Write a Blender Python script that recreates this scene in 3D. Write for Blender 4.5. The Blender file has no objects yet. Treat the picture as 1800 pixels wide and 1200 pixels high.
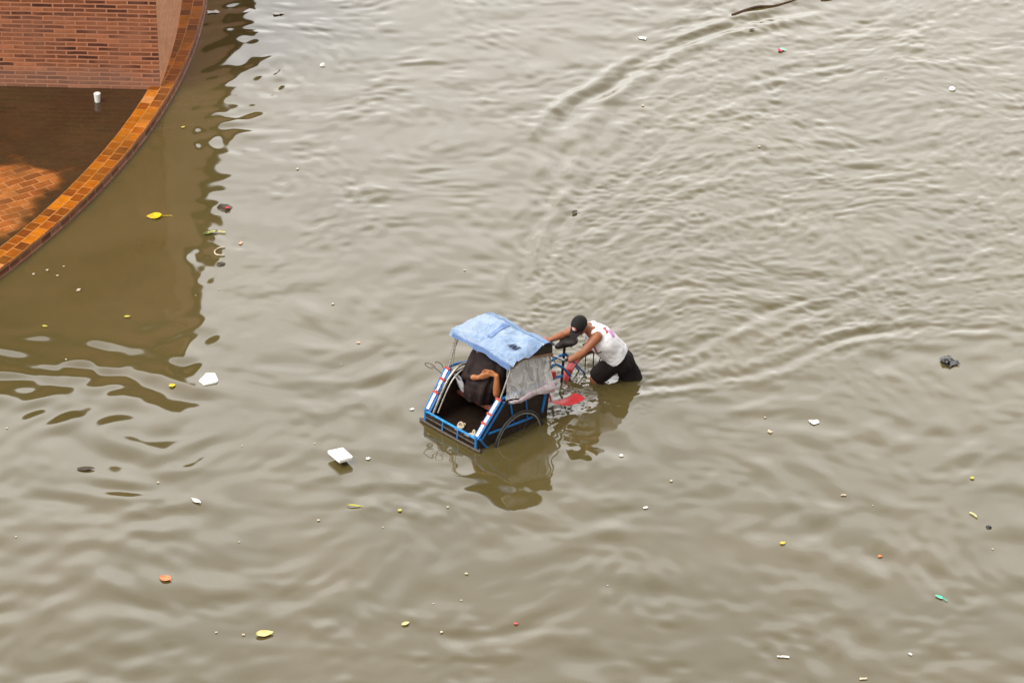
import bpy, bmesh, math, random
import numpy as np
from mathutils import Vector, Matrix, noise as mnoise

random.seed(7)
scene = bpy.context.scene
COL = scene.collection
rad = math.radians

# ------------------------------------------------------------------ camera
F, S, PITCH = 6500.0, 148.0, rad(30)          # focal length in photo pixels, pixels per metre at the centre
DIST = F / S
CAM = Vector((0, -DIST * math.cos(PITCH), DIST * math.sin(PITCH)))
cam = bpy.data.cameras.new('camera')
cam.sensor_width = 36
cam.lens = 36 * F / 1800
cam.clip_start, cam.clip_end = 1, 2000
cam_o = bpy.data.objects.new('camera', cam)
COL.objects.link(cam_o)
cam_o.location = CAM
cam_o.rotation_euler = (rad(90) - PITCH, 0, 0)
scene.camera = cam_o


def at(px, py, z=0.0):
    """where the sight line through a photo point meets the level z"""
    d = Vector((0, math.cos(PITCH), -math.sin(PITCH))) + Vector((1, 0, 0)) * ((px - 900) / F) \
        - Vector((0, math.sin(PITCH), math.cos(PITCH))) * ((py - 600) / F)
    return CAM + d * ((z - CAM.z) / d.z)


# ------------------------------------------------------------------ materials
def new_mat(name):
    m = bpy.data.materials.new(name)
    m.use_nodes = True
    nt = m.node_tree
    return m, nt, nt.nodes['Principled BSDF']


def N(nt, typ, **kw):
    n = nt.nodes.new(typ)
    for k, v in kw.items():
        if k.startswith('i_'):
            n.inputs[k[2:].replace('_', ' ')].default_value = v
        else:
            setattr(n, k, v)
    return n


def ramp(nt, stops, interp='LINEAR'):
    r = nt.nodes.new('ShaderNodeValToRGB')
    r.color_ramp.interpolation = interp
    e = r.color_ramp.elements
    while len(e) < len(stops):
        e.new(0.5)
    for el, (p, c) in zip(e, stops):
        el.position = p
        el.color = (*c, 1) if len(c) == 3 else c
    return r


def paint(name, col, col2=None, rough=.5, scale=30, lo=.45, hi=.62, bump=0.0, metal=0.0, spec=.5, bscale=None):
    """a worn painted / cloth / wood surface: colour broken by a second colour in noisy patches"""
    m, nt, b = new_mat(name)
    b.inputs['Roughness'].default_value = rough
    b.inputs['Metallic'].default_value = metal
    b.inputs['Specular IOR Level'].default_value = spec
    tc = N(nt, 'ShaderNodeTexCoord')
    n = N(nt, 'ShaderNodeTexNoise', i_Scale=scale, i_Detail=5.0, i_Roughness=.6)
    nt.links.new(tc.outputs['Object'], n.inputs['Vector'])
    r = ramp(nt, [(lo, col), (hi, col2 if col2 else tuple(c * .75 for c in col))])
    nt.links.new(n.outputs['Fac'], r.inputs['Fac'])
    nt.links.new(r.outputs['Color'], b.inputs['Base Color'])
    if bump:
        n2 = N(nt, 'ShaderNodeTexNoise', i_Scale=bscale or scale * 2, i_Detail=4.0)
        nt.links.new(tc.outputs['Object'], n2.inputs['Vector'])
        bp = N(nt, 'ShaderNodeBump', i_Strength=bump, i_Distance=.01)
        nt.links.new(n2.outputs['Fac'], bp.inputs['Height'])
        nt.links.new(bp.outputs['Normal'], b.inputs['Normal'])
    return m


M = {}
M['blue'] = paint('blue_paint', (.012, .18, .50), (.055, .060, .075), .5, 22, .50, .74, .25)
M['light_blue'] = paint('light_blue_paint', (.03, .30, .62), (.012, .17, .45), .4, 25)
M['navy_tape'] = paint('violet_tape', (.10, .12, .40), (.05, .06, .25), .5, 30)
M['white_tape'] = paint('white_tape', (.75, .73, .73), (.45, .40, .40), .5, 40, .5, .75)
M['red_tape'] = paint('red_tape', (.45, .035, .02), (.25, .03, .02), .5, 40)
M['board'] = paint('dark_board', (.042, .020, .013), (.016, .010, .008), .55, 18, .35, .7, .3)
M['floor_board'] = paint('wet_floor_board', (.026, .015, .010), (.010, .008, .006), .35, 14, .35, .7, .4)
M['seat_wood'] = paint('red_brown_wood', (.22, .055, .035), (.10, .035, .025), .5, 20)
M['vinyl'] = paint('dark_vinyl', (.012, .010, .010), (.020, .016, .015), .5, 15, .4, .7, .3)
M['black'] = paint('black_rubber', (.012, .012, .012), (.025, .023, .02), .6, 30)
M['gray_metal'] = paint('grey_metal', (.42, .40, .36), (.20, .17, .13), .4, 40, .45, .7, .1, .6)
M['chrome'] = paint('chrome', (.75, .75, .76), (.5, .49, .48), .22, 40, .5, .8, 0, .9)
M['rust'] = paint('rusty_rail', (.06, .05, .042), (.14, .09, .06), .6, 40, .45, .7, .2)
M['tan'] = paint('tan_cane', (.36, .19, .085), (.20, .09, .04), .5, 40)
M['red'] = paint('red_plastic', (.62, .03, .035), (.50, .025, .03), .35, 12, .4, .7)
M['pink'] = paint('pink_red_plastic', (.66, .09, .11), (.58, .05, .06), .4, 12, .4, .7)
M['hood'] = paint('dark_hood_canvas', (.045, .032, .026), (.022, .017, .015), .7, 20, .4, .65, .3)
M['skin'] = paint('brown_skin', (.34, .125, .055), (.27, .095, .042), .5, 18, .4, .7, .05)
M['skin_warm'] = paint('tan_skin', (.42, .16, .055), (.30, .10, .04), .5, 18, .4, .7)
M['hair'] = paint('black_hair', (.012, .010, .009), (.02, .016, .014), .55, 60)
M['tank'] = paint('white_jersey', (.88, .87, .90), (.80, .80, .86), .8, 8, .4, .8, .25, bscale=14)
M['shorts'] = paint('dark_shorts', (.011, .008, .008), (.018, .013, .012), .8, 14, .4, .7, .5, spec=.25)
M['cap'] = paint('black_cap', (.014, .012, .011), (.020, .017, .015), .85, 30, spec=.25)
M['coat'] = paint('dark_coat', (.015, .009, .009), (.028, .016, .016), .65, 9, .4, .7, .5, spec=.2)
M['print_red'] = paint('red_print', (.55, .07, .08), (.5, .06, .07), .7, 20)
M['print_pink'] = paint('pink_print', (.66, .33, .66), (.60, .26, .60), .7, 20)
M['ink'] = paint('dark_ink', (.03, .04, .09), (.06, .08, .14), .6, 40)
M['white'] = paint('white_foam', (.84, .84, .82), (.76, .75, .71), .8, 40, .5, .75, .2, bscale=120)
M['white_bag'] = paint('white_bag', (.80, .80, .84), (.66, .66, .70), .4, 12, .4, .7, .3)
M['cream'] = paint('cream_rubber', (.62, .54, .40), (.42, .34, .24), .6, 30)
M['brick_red'] = paint('redbrown', (.20, .06, .03), (.12, .04, .025), .6, 30)
M['yellow'] = paint('yellow_leaf', (.78, .56, .01), (.58, .36, .01), .45, 30)
M['pale_yellow'] = paint('pale_yellow_leaf', (.74, .68, .28), (.60, .48, .16), .5, 30)
M['orange'] = paint('orange_leaf', (.72, .26, .10), (.60, .16, .06), .5, 40)
M['green'] = paint('green_leaf', (.16, .20, .035), (.08, .11, .02), .5, 40)
M['lime'] = paint('lime_leaf', (.48, .46, .06), (.42, .36, .05), .5, 40)
M['brown'] = paint('brown_wood', (.085, .038, .022), (.045, .022, .014), .6, 30)
M['dark_leaf'] = paint('dark_leaf', (.036, .025, .010), (.055, .035, .012), .5, 30)
M['black_bag'] = paint('black_bag', (.014, .014, .014), (.03, .03, .03), .3, 30)
M['teal'] = paint('teal_plastic', (.10, .60, .42), (.08, .5, .36), .4, 30)
M['magenta'] = paint('magenta_plastic', (.75, .03, .16), (.6, .02, .12), .4, 30)
M['mint'] = paint('mint_plastic', (.25, .72, .48), (.2, .6, .4), .4, 30)
M['peach'] = paint('peach_scrap', (.75, .45, .30), (.6, .35, .25), .5, 30)
M['orange_paint'] = paint('orange_paint', (.60, .20, .02), (.45, .14, .02), .5, 30)


def tarp_mat():
    m, nt, b = new_mat('blue_tarpaulin')
    b.inputs['Roughness'].default_value = .3
    b.inputs['Specular IOR Level'].default_value = .5
    tc = N(nt, 'ShaderNodeTexCoord')
    n = N(nt, 'ShaderNodeTexNoise', i_Scale=2.6, i_Detail=2.5, i_Distortion=1.6)
    nt.links.new(tc.outputs['Object'], n.inputs['Vector'])
    r = ramp(nt, [(.32, (.19, .295, .49)), (.50, (.25, .355, .53)), (.70, (.34, .43, .56))])
    nt.links.new(n.outputs['Fac'], r.inputs['Fac'])
    nt.links.new(r.outputs['Color'], b.inputs['Base Color'])
    n2 = N(nt, 'ShaderNodeTexNoise', i_Scale=7.0, i_Detail=4.0, i_Distortion=2.5)
    nt.links.new(tc.outputs['Object'], n2.inputs['Vector'])
    bp = N(nt, 'ShaderNodeBump', i_Strength=.55, i_Distance=.05)
    nt.links.new(n2.outputs['Fac'], bp.inputs['Height'])
    nt.links.new(bp.outputs['Normal'], b.inputs['Normal'])
    return m


M['tarp'] = tarp_mat()
M['tarp_shade'] = paint('blue_tarp_shade', (.125, .24, .46), (.18, .29, .50), .4, 8)
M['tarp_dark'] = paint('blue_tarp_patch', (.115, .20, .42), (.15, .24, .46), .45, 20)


def plastic_mat():
    m, nt, b = new_mat('clear_plastic_sheet')
    b.inputs['Base Color'].default_value = (.92, .90, .90, 1)
    b.inputs['Roughness'].default_value = .16
    b.inputs['Specular IOR Level'].default_value = .8
    tc = N(nt, 'ShaderNodeTexCoord')
    mp = N(nt, 'ShaderNodeMapping')
    mp.inputs['Scale'].default_value = (1, 2.2, 1)
    mp.inputs['Rotation'].default_value = (.5, .2, .4)
    nt.links.new(tc.outputs['Object'], mp.inputs['Vector'])
    n = N(nt, 'ShaderNodeTexNoise', i_Scale=3.2, i_Detail=1.0, i_Distortion=1.8)
    nt.links.new(mp.outputs['Vector'], n.inputs['Vector'])
    bp = N(nt, 'ShaderNodeBump', i_Strength=.8, i_Distance=.04)
    nt.links.new(n.outputs['Fac'], bp.inputs['Height'])
    nt.links.new(bp.outputs['Normal'], b.inputs['Normal'])
    t = N(nt, 'ShaderNodeBsdfTransparent')
    mx = N(nt, 'ShaderNodeMixShader')
    r = ramp(nt, [(.32, (.26, .26, .26)), (.68, (.60, .60, .60))])
    nt.links.new(n.outputs['Fac'], r.inputs['Fac'])
    n3 = N(nt, 'ShaderNodeTexNoise', i_Scale=4.2, i_Detail=.5, i_Distortion=1.2)
    nt.links.new(mp.outputs['Vector'], n3.inputs['Vector'])
    r3 = ramp(nt, [(.470, (0, 0, 0)), (.50, (.5, .5, .5)), (.53, (0, 0, 0))])
    nt.links.new(n3.outputs['Fac'], r3.inputs['Fac'])
    ad = N(nt, 'ShaderNodeMath', operation='ADD', use_clamp=True)
    nt.links.new(r.outputs['Color'], ad.inputs[0])
    nt.links.new(r3.outputs['Color'], ad.inputs[1])
    nt.links.new(ad.outputs[0], mx.inputs['Fac'])
    nt.links.new(t.outputs[0], mx.inputs[1])
    nt.links.new(b.outputs[0], mx.inputs[2])
    nt.links.new(mx.outputs[0], nt.nodes['Material Output'].inputs['Surface'])
    return m


M['plastic'] = plastic_mat()
M['bundle'] = paint('pinkish_plastic', (.66, .58, .62), (.55, .22, .26), .3, 22, .50, .70, .6, bscale=30)


def brick_mat(name, bw, rh, mortar, stops, mcol, rough, bump=.5, spec=.4, offset=.5, streak=None, msmooth=.2, bloom=None):
    """brick or tile courses laid out on the UV map, which is in metres"""
    m, nt, b = new_mat(name)
    uv = N(nt, 'ShaderNodeTexCoord')
    nz = N(nt, 'ShaderNodeTexNoise', i_Scale=6.0, i_Detail=2.0)
    nt.links.new(uv.outputs['UV'], nz.inputs['Vector'])
    wob = N(nt, 'ShaderNodeMix', data_type='RGBA', blend_type='LINEAR_LIGHT')
    wob.inputs['Factor'].default_value = .008
    nt.links.new(uv.outputs['UV'], wob.inputs['A'])
    nt.links.new(nz.outputs['Color'], wob.inputs['B'])
    br = N(nt, 'ShaderNodeTexBrick', i_Scale=1.0, offset=offset)
    br.inputs['Color1'].default_value = (0, 0, 0, 1)
    br.inputs['Color2'].default_value = (1, 1, 1, 1)
    br.inputs['Mortar'].default_value = (.5, .5, .5, 1)
    br.inputs['Mortar Size'].default_value = mortar
    br.inputs['Mortar Smooth'].default_value = msmooth
    br.inputs['Brick Width'].default_value = bw
    br.inputs['Row Height'].default_value = rh
    nt.links.new(wob.outputs['Result'], br.inputs['Vector'])
    r = ramp(nt, stops)
    nt.links.new(br.outputs['Color'], r.inputs['Fac'])
    n2 = N(nt, 'ShaderNodeTexNoise', i_Scale=9.0, i_Detail=6.0, i_Roughness=.65)
    nt.links.new(uv.outputs['UV'], n2.inputs['Vector'])
    var = ramp(nt, [(.3, (.62, .62, .62)), (.7, (1.25, 1.25, 1.25))])
    nt.links.new(n2.outputs['Fac'], var.inputs['Fac'])
    mul = N(nt, 'ShaderNodeMix', data_type='RGBA', blend_type='MULTIPLY')
    mul.inputs['Factor'].default_value = .8
    nt.links.new(r.outputs['Color'], mul.inputs['A'])
    nt.links.new(var.outputs['Color'], mul.inputs['B'])
    mixm = N(nt, 'ShaderNodeMix', data_type='RGBA')
    nt.links.new(br.outputs['Fac'], mixm.inputs['Factor'])
    nt.links.new(mul.outputs['Result'], mixm.inputs['A'])
    mixm.inputs['B'].default_value = (*mcol, 1)
    out = mixm.outputs['Result']
    if streak:
        n3 = N(nt, 'ShaderNodeTexNoise', i_Scale=1.7, i_Detail=5.0, i_Roughness=.6)
        nt.links.new(uv.outputs['UV'], n3.inputs['Vector'])
        r3 = ramp(nt, [(.46, (0, 0, 0)), (.70, (.8, .8, .8))])
        nt.links.new(n3.outputs['Fac'], r3.inputs['Fac'])
        mx = N(nt, 'ShaderNodeMix', data_type='RGBA')
        nt.links.new(r3.outputs['Color'], mx.inputs['Factor'])
        nt.links.new(out, mx.inputs['A'])
        mx.inputs['B'].default_value = (*streak, 1)
        out = mx.outputs['Result']
    if bloom:
        sp = N(nt, 'ShaderNodeSeparateXYZ')
        nt.links.new(uv.outputs['UV'], sp.inputs[0])
        n4 = N(nt, 'ShaderNodeTexNoise', i_Scale=2.6, i_Detail=6.0, i_Roughness=.6)
        nt.links.new(uv.outputs['UV'], n4.inputs['Vector'])
        ad4 = N(nt, 'ShaderNodeMath', operation='MULTIPLY_ADD')
        nt.links.new(n4.outputs['Fac'], ad4.inputs[0])
        ad4.inputs[1].default_value = -.55
        nt.links.new(sp.outputs['Y'], ad4.inputs[2])
        r4 = ramp(nt, [(0, (.42, .42, .42)), (.16, (0, 0, 0))])
        nt.links.new(ad4.outputs[0], r4.inputs['Fac'])
        mx4 = N(nt, 'ShaderNodeMix', data_type='RGBA')
        nt.links.new(r4.outputs['Color'], mx4.inputs['Factor'])
        nt.links.new(out, mx4.inputs['A'])
        mx4.inputs['B'].default_value = (*bloom, 1)
        out = mx4.outputs['Result']
    nt.links.new(out, b.inputs['Base Color'])
    b.inputs['Roughness'].default_value = rough
    b.inputs['Specular IOR Level'].default_value = spec
    bp = N(nt, 'ShaderNodeBump', i_Strength=bump, i_Distance=.008)
    inv = N(nt, 'ShaderNodeMath', operation='SUBTRACT')
    inv.inputs[0].default_value = 1
    nt.links.new(br.outputs['Fac'], inv.inputs[1])
    ad = N(nt, 'ShaderNodeMath', operation='MULTIPLY_ADD')
    nt.links.new(n2.outputs['Fac'], ad.inputs[0])
    ad.inputs[1].default_value = .5
    nt.links.new(inv.outputs[0], ad.inputs[2])
    nt.links.new(ad.outputs[0], bp.inputs['Height'])
    nt.links.new(bp.outputs['Normal'], b.inputs['Normal'])
    return m


M['brick'] = brick_mat('brick_front', .285, .0625, .011,
                       [(.0, (.075, .027, .017)), (.25, (.145, .050, .027)), (.55, (.25, .085, .038)), (.85, (.36, .128, .056)), (1, (.52, .185, .085))],
                       (.50, .215, .12), .75, .6, .3, streak=(.36, .15, .085), bloom=(.36, .20, .14))
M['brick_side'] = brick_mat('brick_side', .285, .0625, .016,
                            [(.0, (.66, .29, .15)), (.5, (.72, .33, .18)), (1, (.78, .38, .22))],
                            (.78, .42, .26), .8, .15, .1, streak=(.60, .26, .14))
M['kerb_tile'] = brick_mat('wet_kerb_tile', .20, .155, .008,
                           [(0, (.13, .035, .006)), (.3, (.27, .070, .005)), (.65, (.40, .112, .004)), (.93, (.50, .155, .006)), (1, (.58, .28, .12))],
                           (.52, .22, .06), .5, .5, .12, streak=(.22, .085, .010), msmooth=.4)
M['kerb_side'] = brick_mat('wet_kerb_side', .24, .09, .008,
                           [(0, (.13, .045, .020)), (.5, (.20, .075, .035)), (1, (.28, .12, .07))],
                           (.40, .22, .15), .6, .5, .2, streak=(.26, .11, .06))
M['paver'] = brick_mat('terrace_paver', .26, .13, .007,
                       [(0, (.22, .062, .014)), (.5, (.36, .108, .022)), (1, (.50, .17, .04))],
                       (.50, .24, .10), .3, .5, .5, streak=(.15, .07, .02))


def water_mat(name, c1, c2, ior, rough, transp=0.0, fine=0.0):
    m, nt, b = new_mat(name)
    tc = N(nt, 'ShaderNodeTexCoord')
    n = N(nt, 'ShaderNodeTexNoise', i_Scale=.55, i_Detail=4.0, i_Distortion=.6)
    nt.links.new(tc.outputs['Object'], n.inputs['Vector'])
    r = ramp(nt, [(.35, c1), (.68, c2)])
    nt.links.new(n.outputs['Fac'], r.inputs['Fac'])
    nt.links.new(r.outputs['Color'], b.inputs['Base Color'])
    b.inputs['IOR'].default_value = ior
    b.inputs['Roughness'].default_value = rough
    if fine:
        n2 = N(nt, 'ShaderNodeTexNoise', i_Scale=fine, i_Detail=2.0)
        nt.links.new(tc.outputs['Object'], n2.inputs['Vector'])
        bp = N(nt, 'ShaderNodeBump', i_Strength=.05, i_Distance=.01)
        nt.links.new(n2.outputs['Fac'], bp.inputs['Height'])
        nt.links.new(bp.outputs['Normal'], b.inputs['Normal'])
    if transp:
        t = N(nt, 'ShaderNodeBsdfTransparent')
        mx = N(nt, 'ShaderNodeMixShader')
        at_ = N(nt, 'ShaderNodeAttribute', attribute_name='depth')
        mr = N(nt, 'ShaderNodeMapRange', interpolation_type='SMOOTHERSTEP')
        for k_, v_ in zip(('From Min', 'From Max', 'To Min', 'To Max'), (-.001, .022, .02, 1 - transp)):
            mr.inputs[k_].default_value = v_
        nt.links.new(at_.outputs['Fac'], mr.inputs['Value'])
        nt.links.new(mr.outputs[0], mx.inputs['Fac'])
        nt.links.new(t.outputs[0], mx.inputs[1])
        nt.links.new(b.outputs[0], mx.inputs[2])
        nt.links.new(mx.outputs[0], nt.nodes['Material Output'].inputs['Surface'])
    return m


WATER_IOR = 1.75
M['water'] = water_mat('muddy_water', (.084, .066, .022), (.102, .079, .031), WATER_IOR, .04)
M['puddle'] = water_mat('terrace_water', (.046, .026, .012), (.066, .042, .017), 1.45, .05, .14, 12)


# ------------------------------------------------------------------ mesh helpers
class MB:
    """collects simple shapes into one mesh"""
    def __init__(self):
        self.bm = bmesh.new()

    def box(self, c, s, rot=None, bevel=0.0):
        r = bmesh.ops.create_cube(self.bm, size=1.0)
        vs = r['verts']
        mt = Matrix.Translation(c) @ (rot.to_4x4() if rot else Matrix.Identity(4)) @ Matrix.Diagonal((*s, 1))
        bmesh.ops.transform(self.bm, matrix=mt, verts=vs)
        if bevel:
            es = list({e for v in vs for e in v.link_edges})
            bmesh.ops.bevel(self.bm, geom=es, offset=bevel, segments=2, affect='EDGES', profile=.6)
        return self

    def tube(self, pts, r, n=8, closed=False, smooth=0):
        pts = [Vector(p) for p in pts]
        if smooth:
            pts = catmull(pts, smooth, closed)
        rr = r if isinstance(r, (list, tuple)) else None
        rings = []
        up = None
        m = len(pts)
        for i, p in enumerate(pts):
            if closed:
                d = (pts[(i + 1) % m] - pts[i - 1]).normalized()
            else:
                d = (pts[min(i + 1, m - 1)] - pts[max(i - 1, 0)]).normalized()
            if up is None:
                up = Vector((0, 0, 1)) if abs(d.z) < .9 else Vector((1, 0, 0))
            x = d.cross(up).normalized()
            up = x.cross(d).normalized()
            ra = (rr[0] + (rr[-1] - rr[0]) * i / (m - 1)) if rr else r
            rings.append([self.bm.verts.new(p + (x * math.cos(2 * math.pi * k / n) + up * math.sin(2 * math.pi * k / n)) * ra) for k in range(n)])
        for i in range(m if closed else m - 1):
            a, b = rings[i], rings[(i + 1) % m]
            for k in range(n):
                self.bm.faces.new((a[k], a[(k + 1) % n], b[(k + 1) % n], b[k]))
        if not closed:
            self.bm.faces.new(rings[0][::-1])
            self.bm.faces.new(rings[-1])
        return self

    def capsule(self, a, b, ra, rb, n=16):
        a, b = Vector(a), Vector(b)
        for p, r in ((a, ra), (b, rb)):
            bmesh.ops.create_icosphere(self.bm, subdivisions=2, radius=r, matrix=Matrix.Translation(p))
        if (b - a).length > 1e-5:
            self.tube([a, b], [ra, rb], n)
        return self

    def ell(self, c, axes, sub=3):
        """ellipsoid; axes = three vectors"""
        m = Matrix([axes[0], axes[1], axes[2]]).transposed().to_4x4()
        bmesh.ops.create_icosphere(self.bm, subdivisions=sub, radius=1, matrix=Matrix.Translation(Vector(c)) @ m)
        return self

    def prism(self, poly, axis, t0, t1, bevel=0.0):
        """polygon (list of 3-D points) pushed along axis from t0 to t1"""
        axis = Vector(axis)
        a = [self.bm.verts.new(Vector(p) + axis * t0) for p in poly]
        b = [self.bm.verts.new(Vector(p) + axis * t1) for p in poly]
        n = len(a)
        fs = [self.bm.faces.new(a[::-1]), self.bm.faces.new(b)]
        for i in range(n):
            fs.append(self.bm.faces.new((a[i], a[(i + 1) % n], b[(i + 1) % n], b[i])))
        if bevel:
            es = list({e for f in fs for e in f.edges})
            bmesh.ops.bevel(self.bm, geom=es, offset=bevel, segments=2, affect='EDGES')
        return self

    def sheet(self, f, nu, nv, thick=0.0):
        """surface f(s,t), s,t in 0..1; with a thickness when asked"""
        g = [[self.bm.verts.new(f(i / nu, j / nv)) for j in range(nv + 1)] for i in range(nu + 1)]
        fs = [self.bm.faces.new((g[i][j], g[i + 1][j], g[i + 1][j + 1], g[i][j + 1])) for i in range(nu) for j in range(nv)]
        if thick:
            for f_ in fs:
                f_.normal_update()
            h = [[self.bm.verts.new(g[i][j].co - sum((f_.normal for f_ in g[i][j].link_faces), Vector()).normalized() * thick)
                  for j in range(nv + 1)] for i in range(nu + 1)]
            for i in range(nu):
                for j in range(nv):
                    self.bm.faces.new((h[i][j], h[i][j + 1], h[i + 1][j + 1], h[i + 1][j]))
            rim = [(i, 0) for i in range(nu)] + [(nu, j) for j in range(nv)] + [(i, nv) for i in range(nu, 0, -1)] + [(0, j) for j in range(nv, 0, -1)]
            for (a, b), (c, d) in zip(rim, rim[1:] + rim[:1]):
                self.bm.faces.new((g[a][b], h[a][b], h[c][d], g[c][d]))
        return self

    def build(self, name, m, parent=None, smooth=True, origin=None):
        me = bpy.data.meshes.new(name)
        bmesh.ops.recalc_face_normals(self.bm, faces=self.bm.faces)
        if origin is not None:
            bmesh.ops.translate(self.bm, vec=-Vector(origin), verts=self.bm.verts)
        self.bm.to_mesh(me)
        self.bm.free()
        me.materials.append(m)
        if smooth:
            me.shade_smooth()
            me.set_sharp_from_angle(angle=rad(40))
        o = bpy.data.objects.new(name, me)
        COL.objects.link(o)
        if origin is not None:
            o.location = origin
        if parent:
            o.parent = parent
        return o


def catmull(pts, k, closed=False):
    out = []
    n = len(pts)
    rng = range(n) if closed else range(n - 1)
    for i in rng:
        if closed:
            p0, p1, p2, p3 = pts[i - 1], pts[i], pts[(i + 1) % n], pts[(i + 2) % n]
        else:
            p0, p1, p2, p3 = pts[max(i - 1, 0)], pts[i], pts[i + 1], pts[min(i + 2, n - 1)]
        for j in range(k):
            t = j / k
            out.append(.5 * ((2 * p1) + (p2 - p0) * t + (2 * p0 - 5 * p1 + 4 * p2 - p3) * t * t + (3 * p1 - p0 - 3 * p2 + p3) * t ** 3))
    if not closed:
        out.append(pts[-1].copy())
    return out


def remeshed(mb, name, m, parent, voxel, smooth_it=4, origin=Vector((0, 0, 0))):
    """fuse the collected shapes into one continuous skin"""
    o = mb.build(name, m, None, True)
    r = o.modifiers.new('r', 'REMESH')
    r.mode = 'VOXEL'
    r.voxel_size = voxel
    s = o.modifiers.new('s', 'SMOOTH')
    s.iterations = smooth_it
    s.factor = .5
    dg = bpy.context.evaluated_depsgraph_get()
    me = bpy.data.meshes.new_from_object(o.evaluated_get(dg))
    old = o.data
    o.modifiers.clear()
    o.data = me
    bpy.data.meshes.remove(old)
    me.name = name
    if not me.materials:
        me.materials.append(m)
    me.transform(Matrix.Translation(-Vector(origin)))
    me.shade_smooth()
    if parent:
        o.parent = parent
    return o


def cut(o, point, normal):
    """remove what lies beyond a plane (given in the object's own space)"""
    bm = bmesh.new()
    bm.from_mesh(o.data)
    bmesh.ops.bisect_plane(bm, geom=bm.verts[:] + bm.edges[:] + bm.faces[:], plane_co=Vector(point), plane_no=Vector(normal), clear_outer=True)
    bm.to_mesh(o.data)
    bm.free()
    o.data.shade_smooth()


def tag(o, label=None, cat=None, group=None, kind=None):
    for k, v in (('label', label), ('category', cat), ('group', group), ('kind', kind)):
        if v:
            o[k] = v
    return o


def empty(name, loc, rz=0):
    o = bpy.data.objects.new(name, None)
    o.empty_display_size = .2
    o.location = loc
    o.rotation_euler = (0, 0, rz)
    COL.objects.link(o)
    return o


# ------------------------------------------------------------------ sky and light
w = bpy.data.worlds.new('World')
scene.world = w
w.use_nodes = True
nt = w.node_tree
bg = nt.nodes['Background']
SKY_BOOST, SKY_BASE = 5.9, 1.25
sky = N(nt, 'ShaderNodeTexSky', sky_type='NISHITA', sun_disc=False)
SUN_EL, SUN_AZ = rad(56), rad(238)      # the sun stands behind the overcast, high to the left
sky.sun_elevation = SUN_EL
sky.sun_rotation = SUN_AZ
sky.air_density, sky.dust_density, sky.ozone_density = 1.0, 6.0, 1.0
hs = N(nt, 'ShaderNodeHueSaturation', i_Saturation=.14)
nt.links.new(sky.outputs[0], hs.inputs['Color'])
tc = N(nt, 'ShaderNodeTexCoord')
mp = N(nt, 'ShaderNodeMapping')
mp.inputs['Scale'].default_value = (1, 1, 2.2)
nt.links.new(tc.outputs['Generated'], mp.inputs['Vector'])
cl = N(nt, 'ShaderNodeTexNoise', i_Scale=2.6, i_Detail=4.0, i_Roughness=.55)
nt.links.new(mp.outputs['Vector'], cl.inputs['Vector'])
cr = ramp(nt, [(.34, (.76, .73, .685)), (.66, (1.26, 1.215, 1.135))])
nt.links.new(cl.outputs['Fac'], cr.inputs['Fac'])
mu = N(nt, 'ShaderNodeMix', data_type='RGBA', blend_type='MULTIPLY')
mu.inputs['Factor'].default_value = 1
nt.links.new(hs.outputs['Color'], mu.inputs['A'])
nt.links.new(cr.outputs['Color'], mu.inputs['B'])
# added gain brightens the sky low ahead to lighten the water's reflection, less overhead
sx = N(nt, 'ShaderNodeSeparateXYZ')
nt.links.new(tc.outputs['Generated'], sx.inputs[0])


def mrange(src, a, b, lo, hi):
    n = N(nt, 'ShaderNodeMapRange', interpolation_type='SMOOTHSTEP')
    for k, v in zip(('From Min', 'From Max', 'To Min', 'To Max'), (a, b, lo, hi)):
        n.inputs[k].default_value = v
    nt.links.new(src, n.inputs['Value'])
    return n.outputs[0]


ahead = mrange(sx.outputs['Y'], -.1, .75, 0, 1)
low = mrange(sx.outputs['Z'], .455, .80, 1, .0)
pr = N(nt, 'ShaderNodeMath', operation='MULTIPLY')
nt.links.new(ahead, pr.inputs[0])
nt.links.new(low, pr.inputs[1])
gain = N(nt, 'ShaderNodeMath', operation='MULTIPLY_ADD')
gain.inputs[1].default_value, gain.inputs[2].default_value = SKY_BOOST, SKY_BASE
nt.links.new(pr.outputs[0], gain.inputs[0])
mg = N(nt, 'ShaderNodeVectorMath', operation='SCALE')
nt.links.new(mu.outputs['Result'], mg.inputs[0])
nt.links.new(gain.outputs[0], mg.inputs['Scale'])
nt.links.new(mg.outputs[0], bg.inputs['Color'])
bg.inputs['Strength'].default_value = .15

sun = bpy.data.lights.new('sun', 'SUN')
sun.energy = 1.1
sun.angle = rad(35)
sun.color = (1, .96, .9)
so = bpy.data.objects.new('sun', sun)
COL.objects.link(so)
sd = Vector((math.sin(SUN_AZ) * math.cos(SUN_EL), math.cos(SUN_AZ) * math.cos(SUN_EL), math.sin(SUN_EL)))
so.rotation_euler = sd.to_track_quat('Z', 'Y').to_euler()
so.location = sd * 60
vs = scene.view_settings
vs.view_transform = 'Standard'
vs.look = 'None'
vs.gamma = 1
vs.exposure = 0

# ------------------------------------------------------------------ water surface
TR_O = at(793, 766)                       # middle of the trishaw's front edge at water level
TR_U = Vector((.69, -.724, 0)).normalized()
TR_A = Vector((-TR_U.y, TR_U.x, 0))


def trp(u, a, z):
    return TR_O + TR_U * u + TR_A * a + Vector((0, 0, z))


def axis(lo, hi, step, far):
    core = np.arange(lo, hi + 1e-6, step)
    out, g, s = [], hi, step
    while g < far:
        s *= 1.35
        g += s
        out.append(g)
    out = np.array(out)
    left = lo - (out - hi)
    return np.concatenate([left[::-1], core, out])


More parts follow.
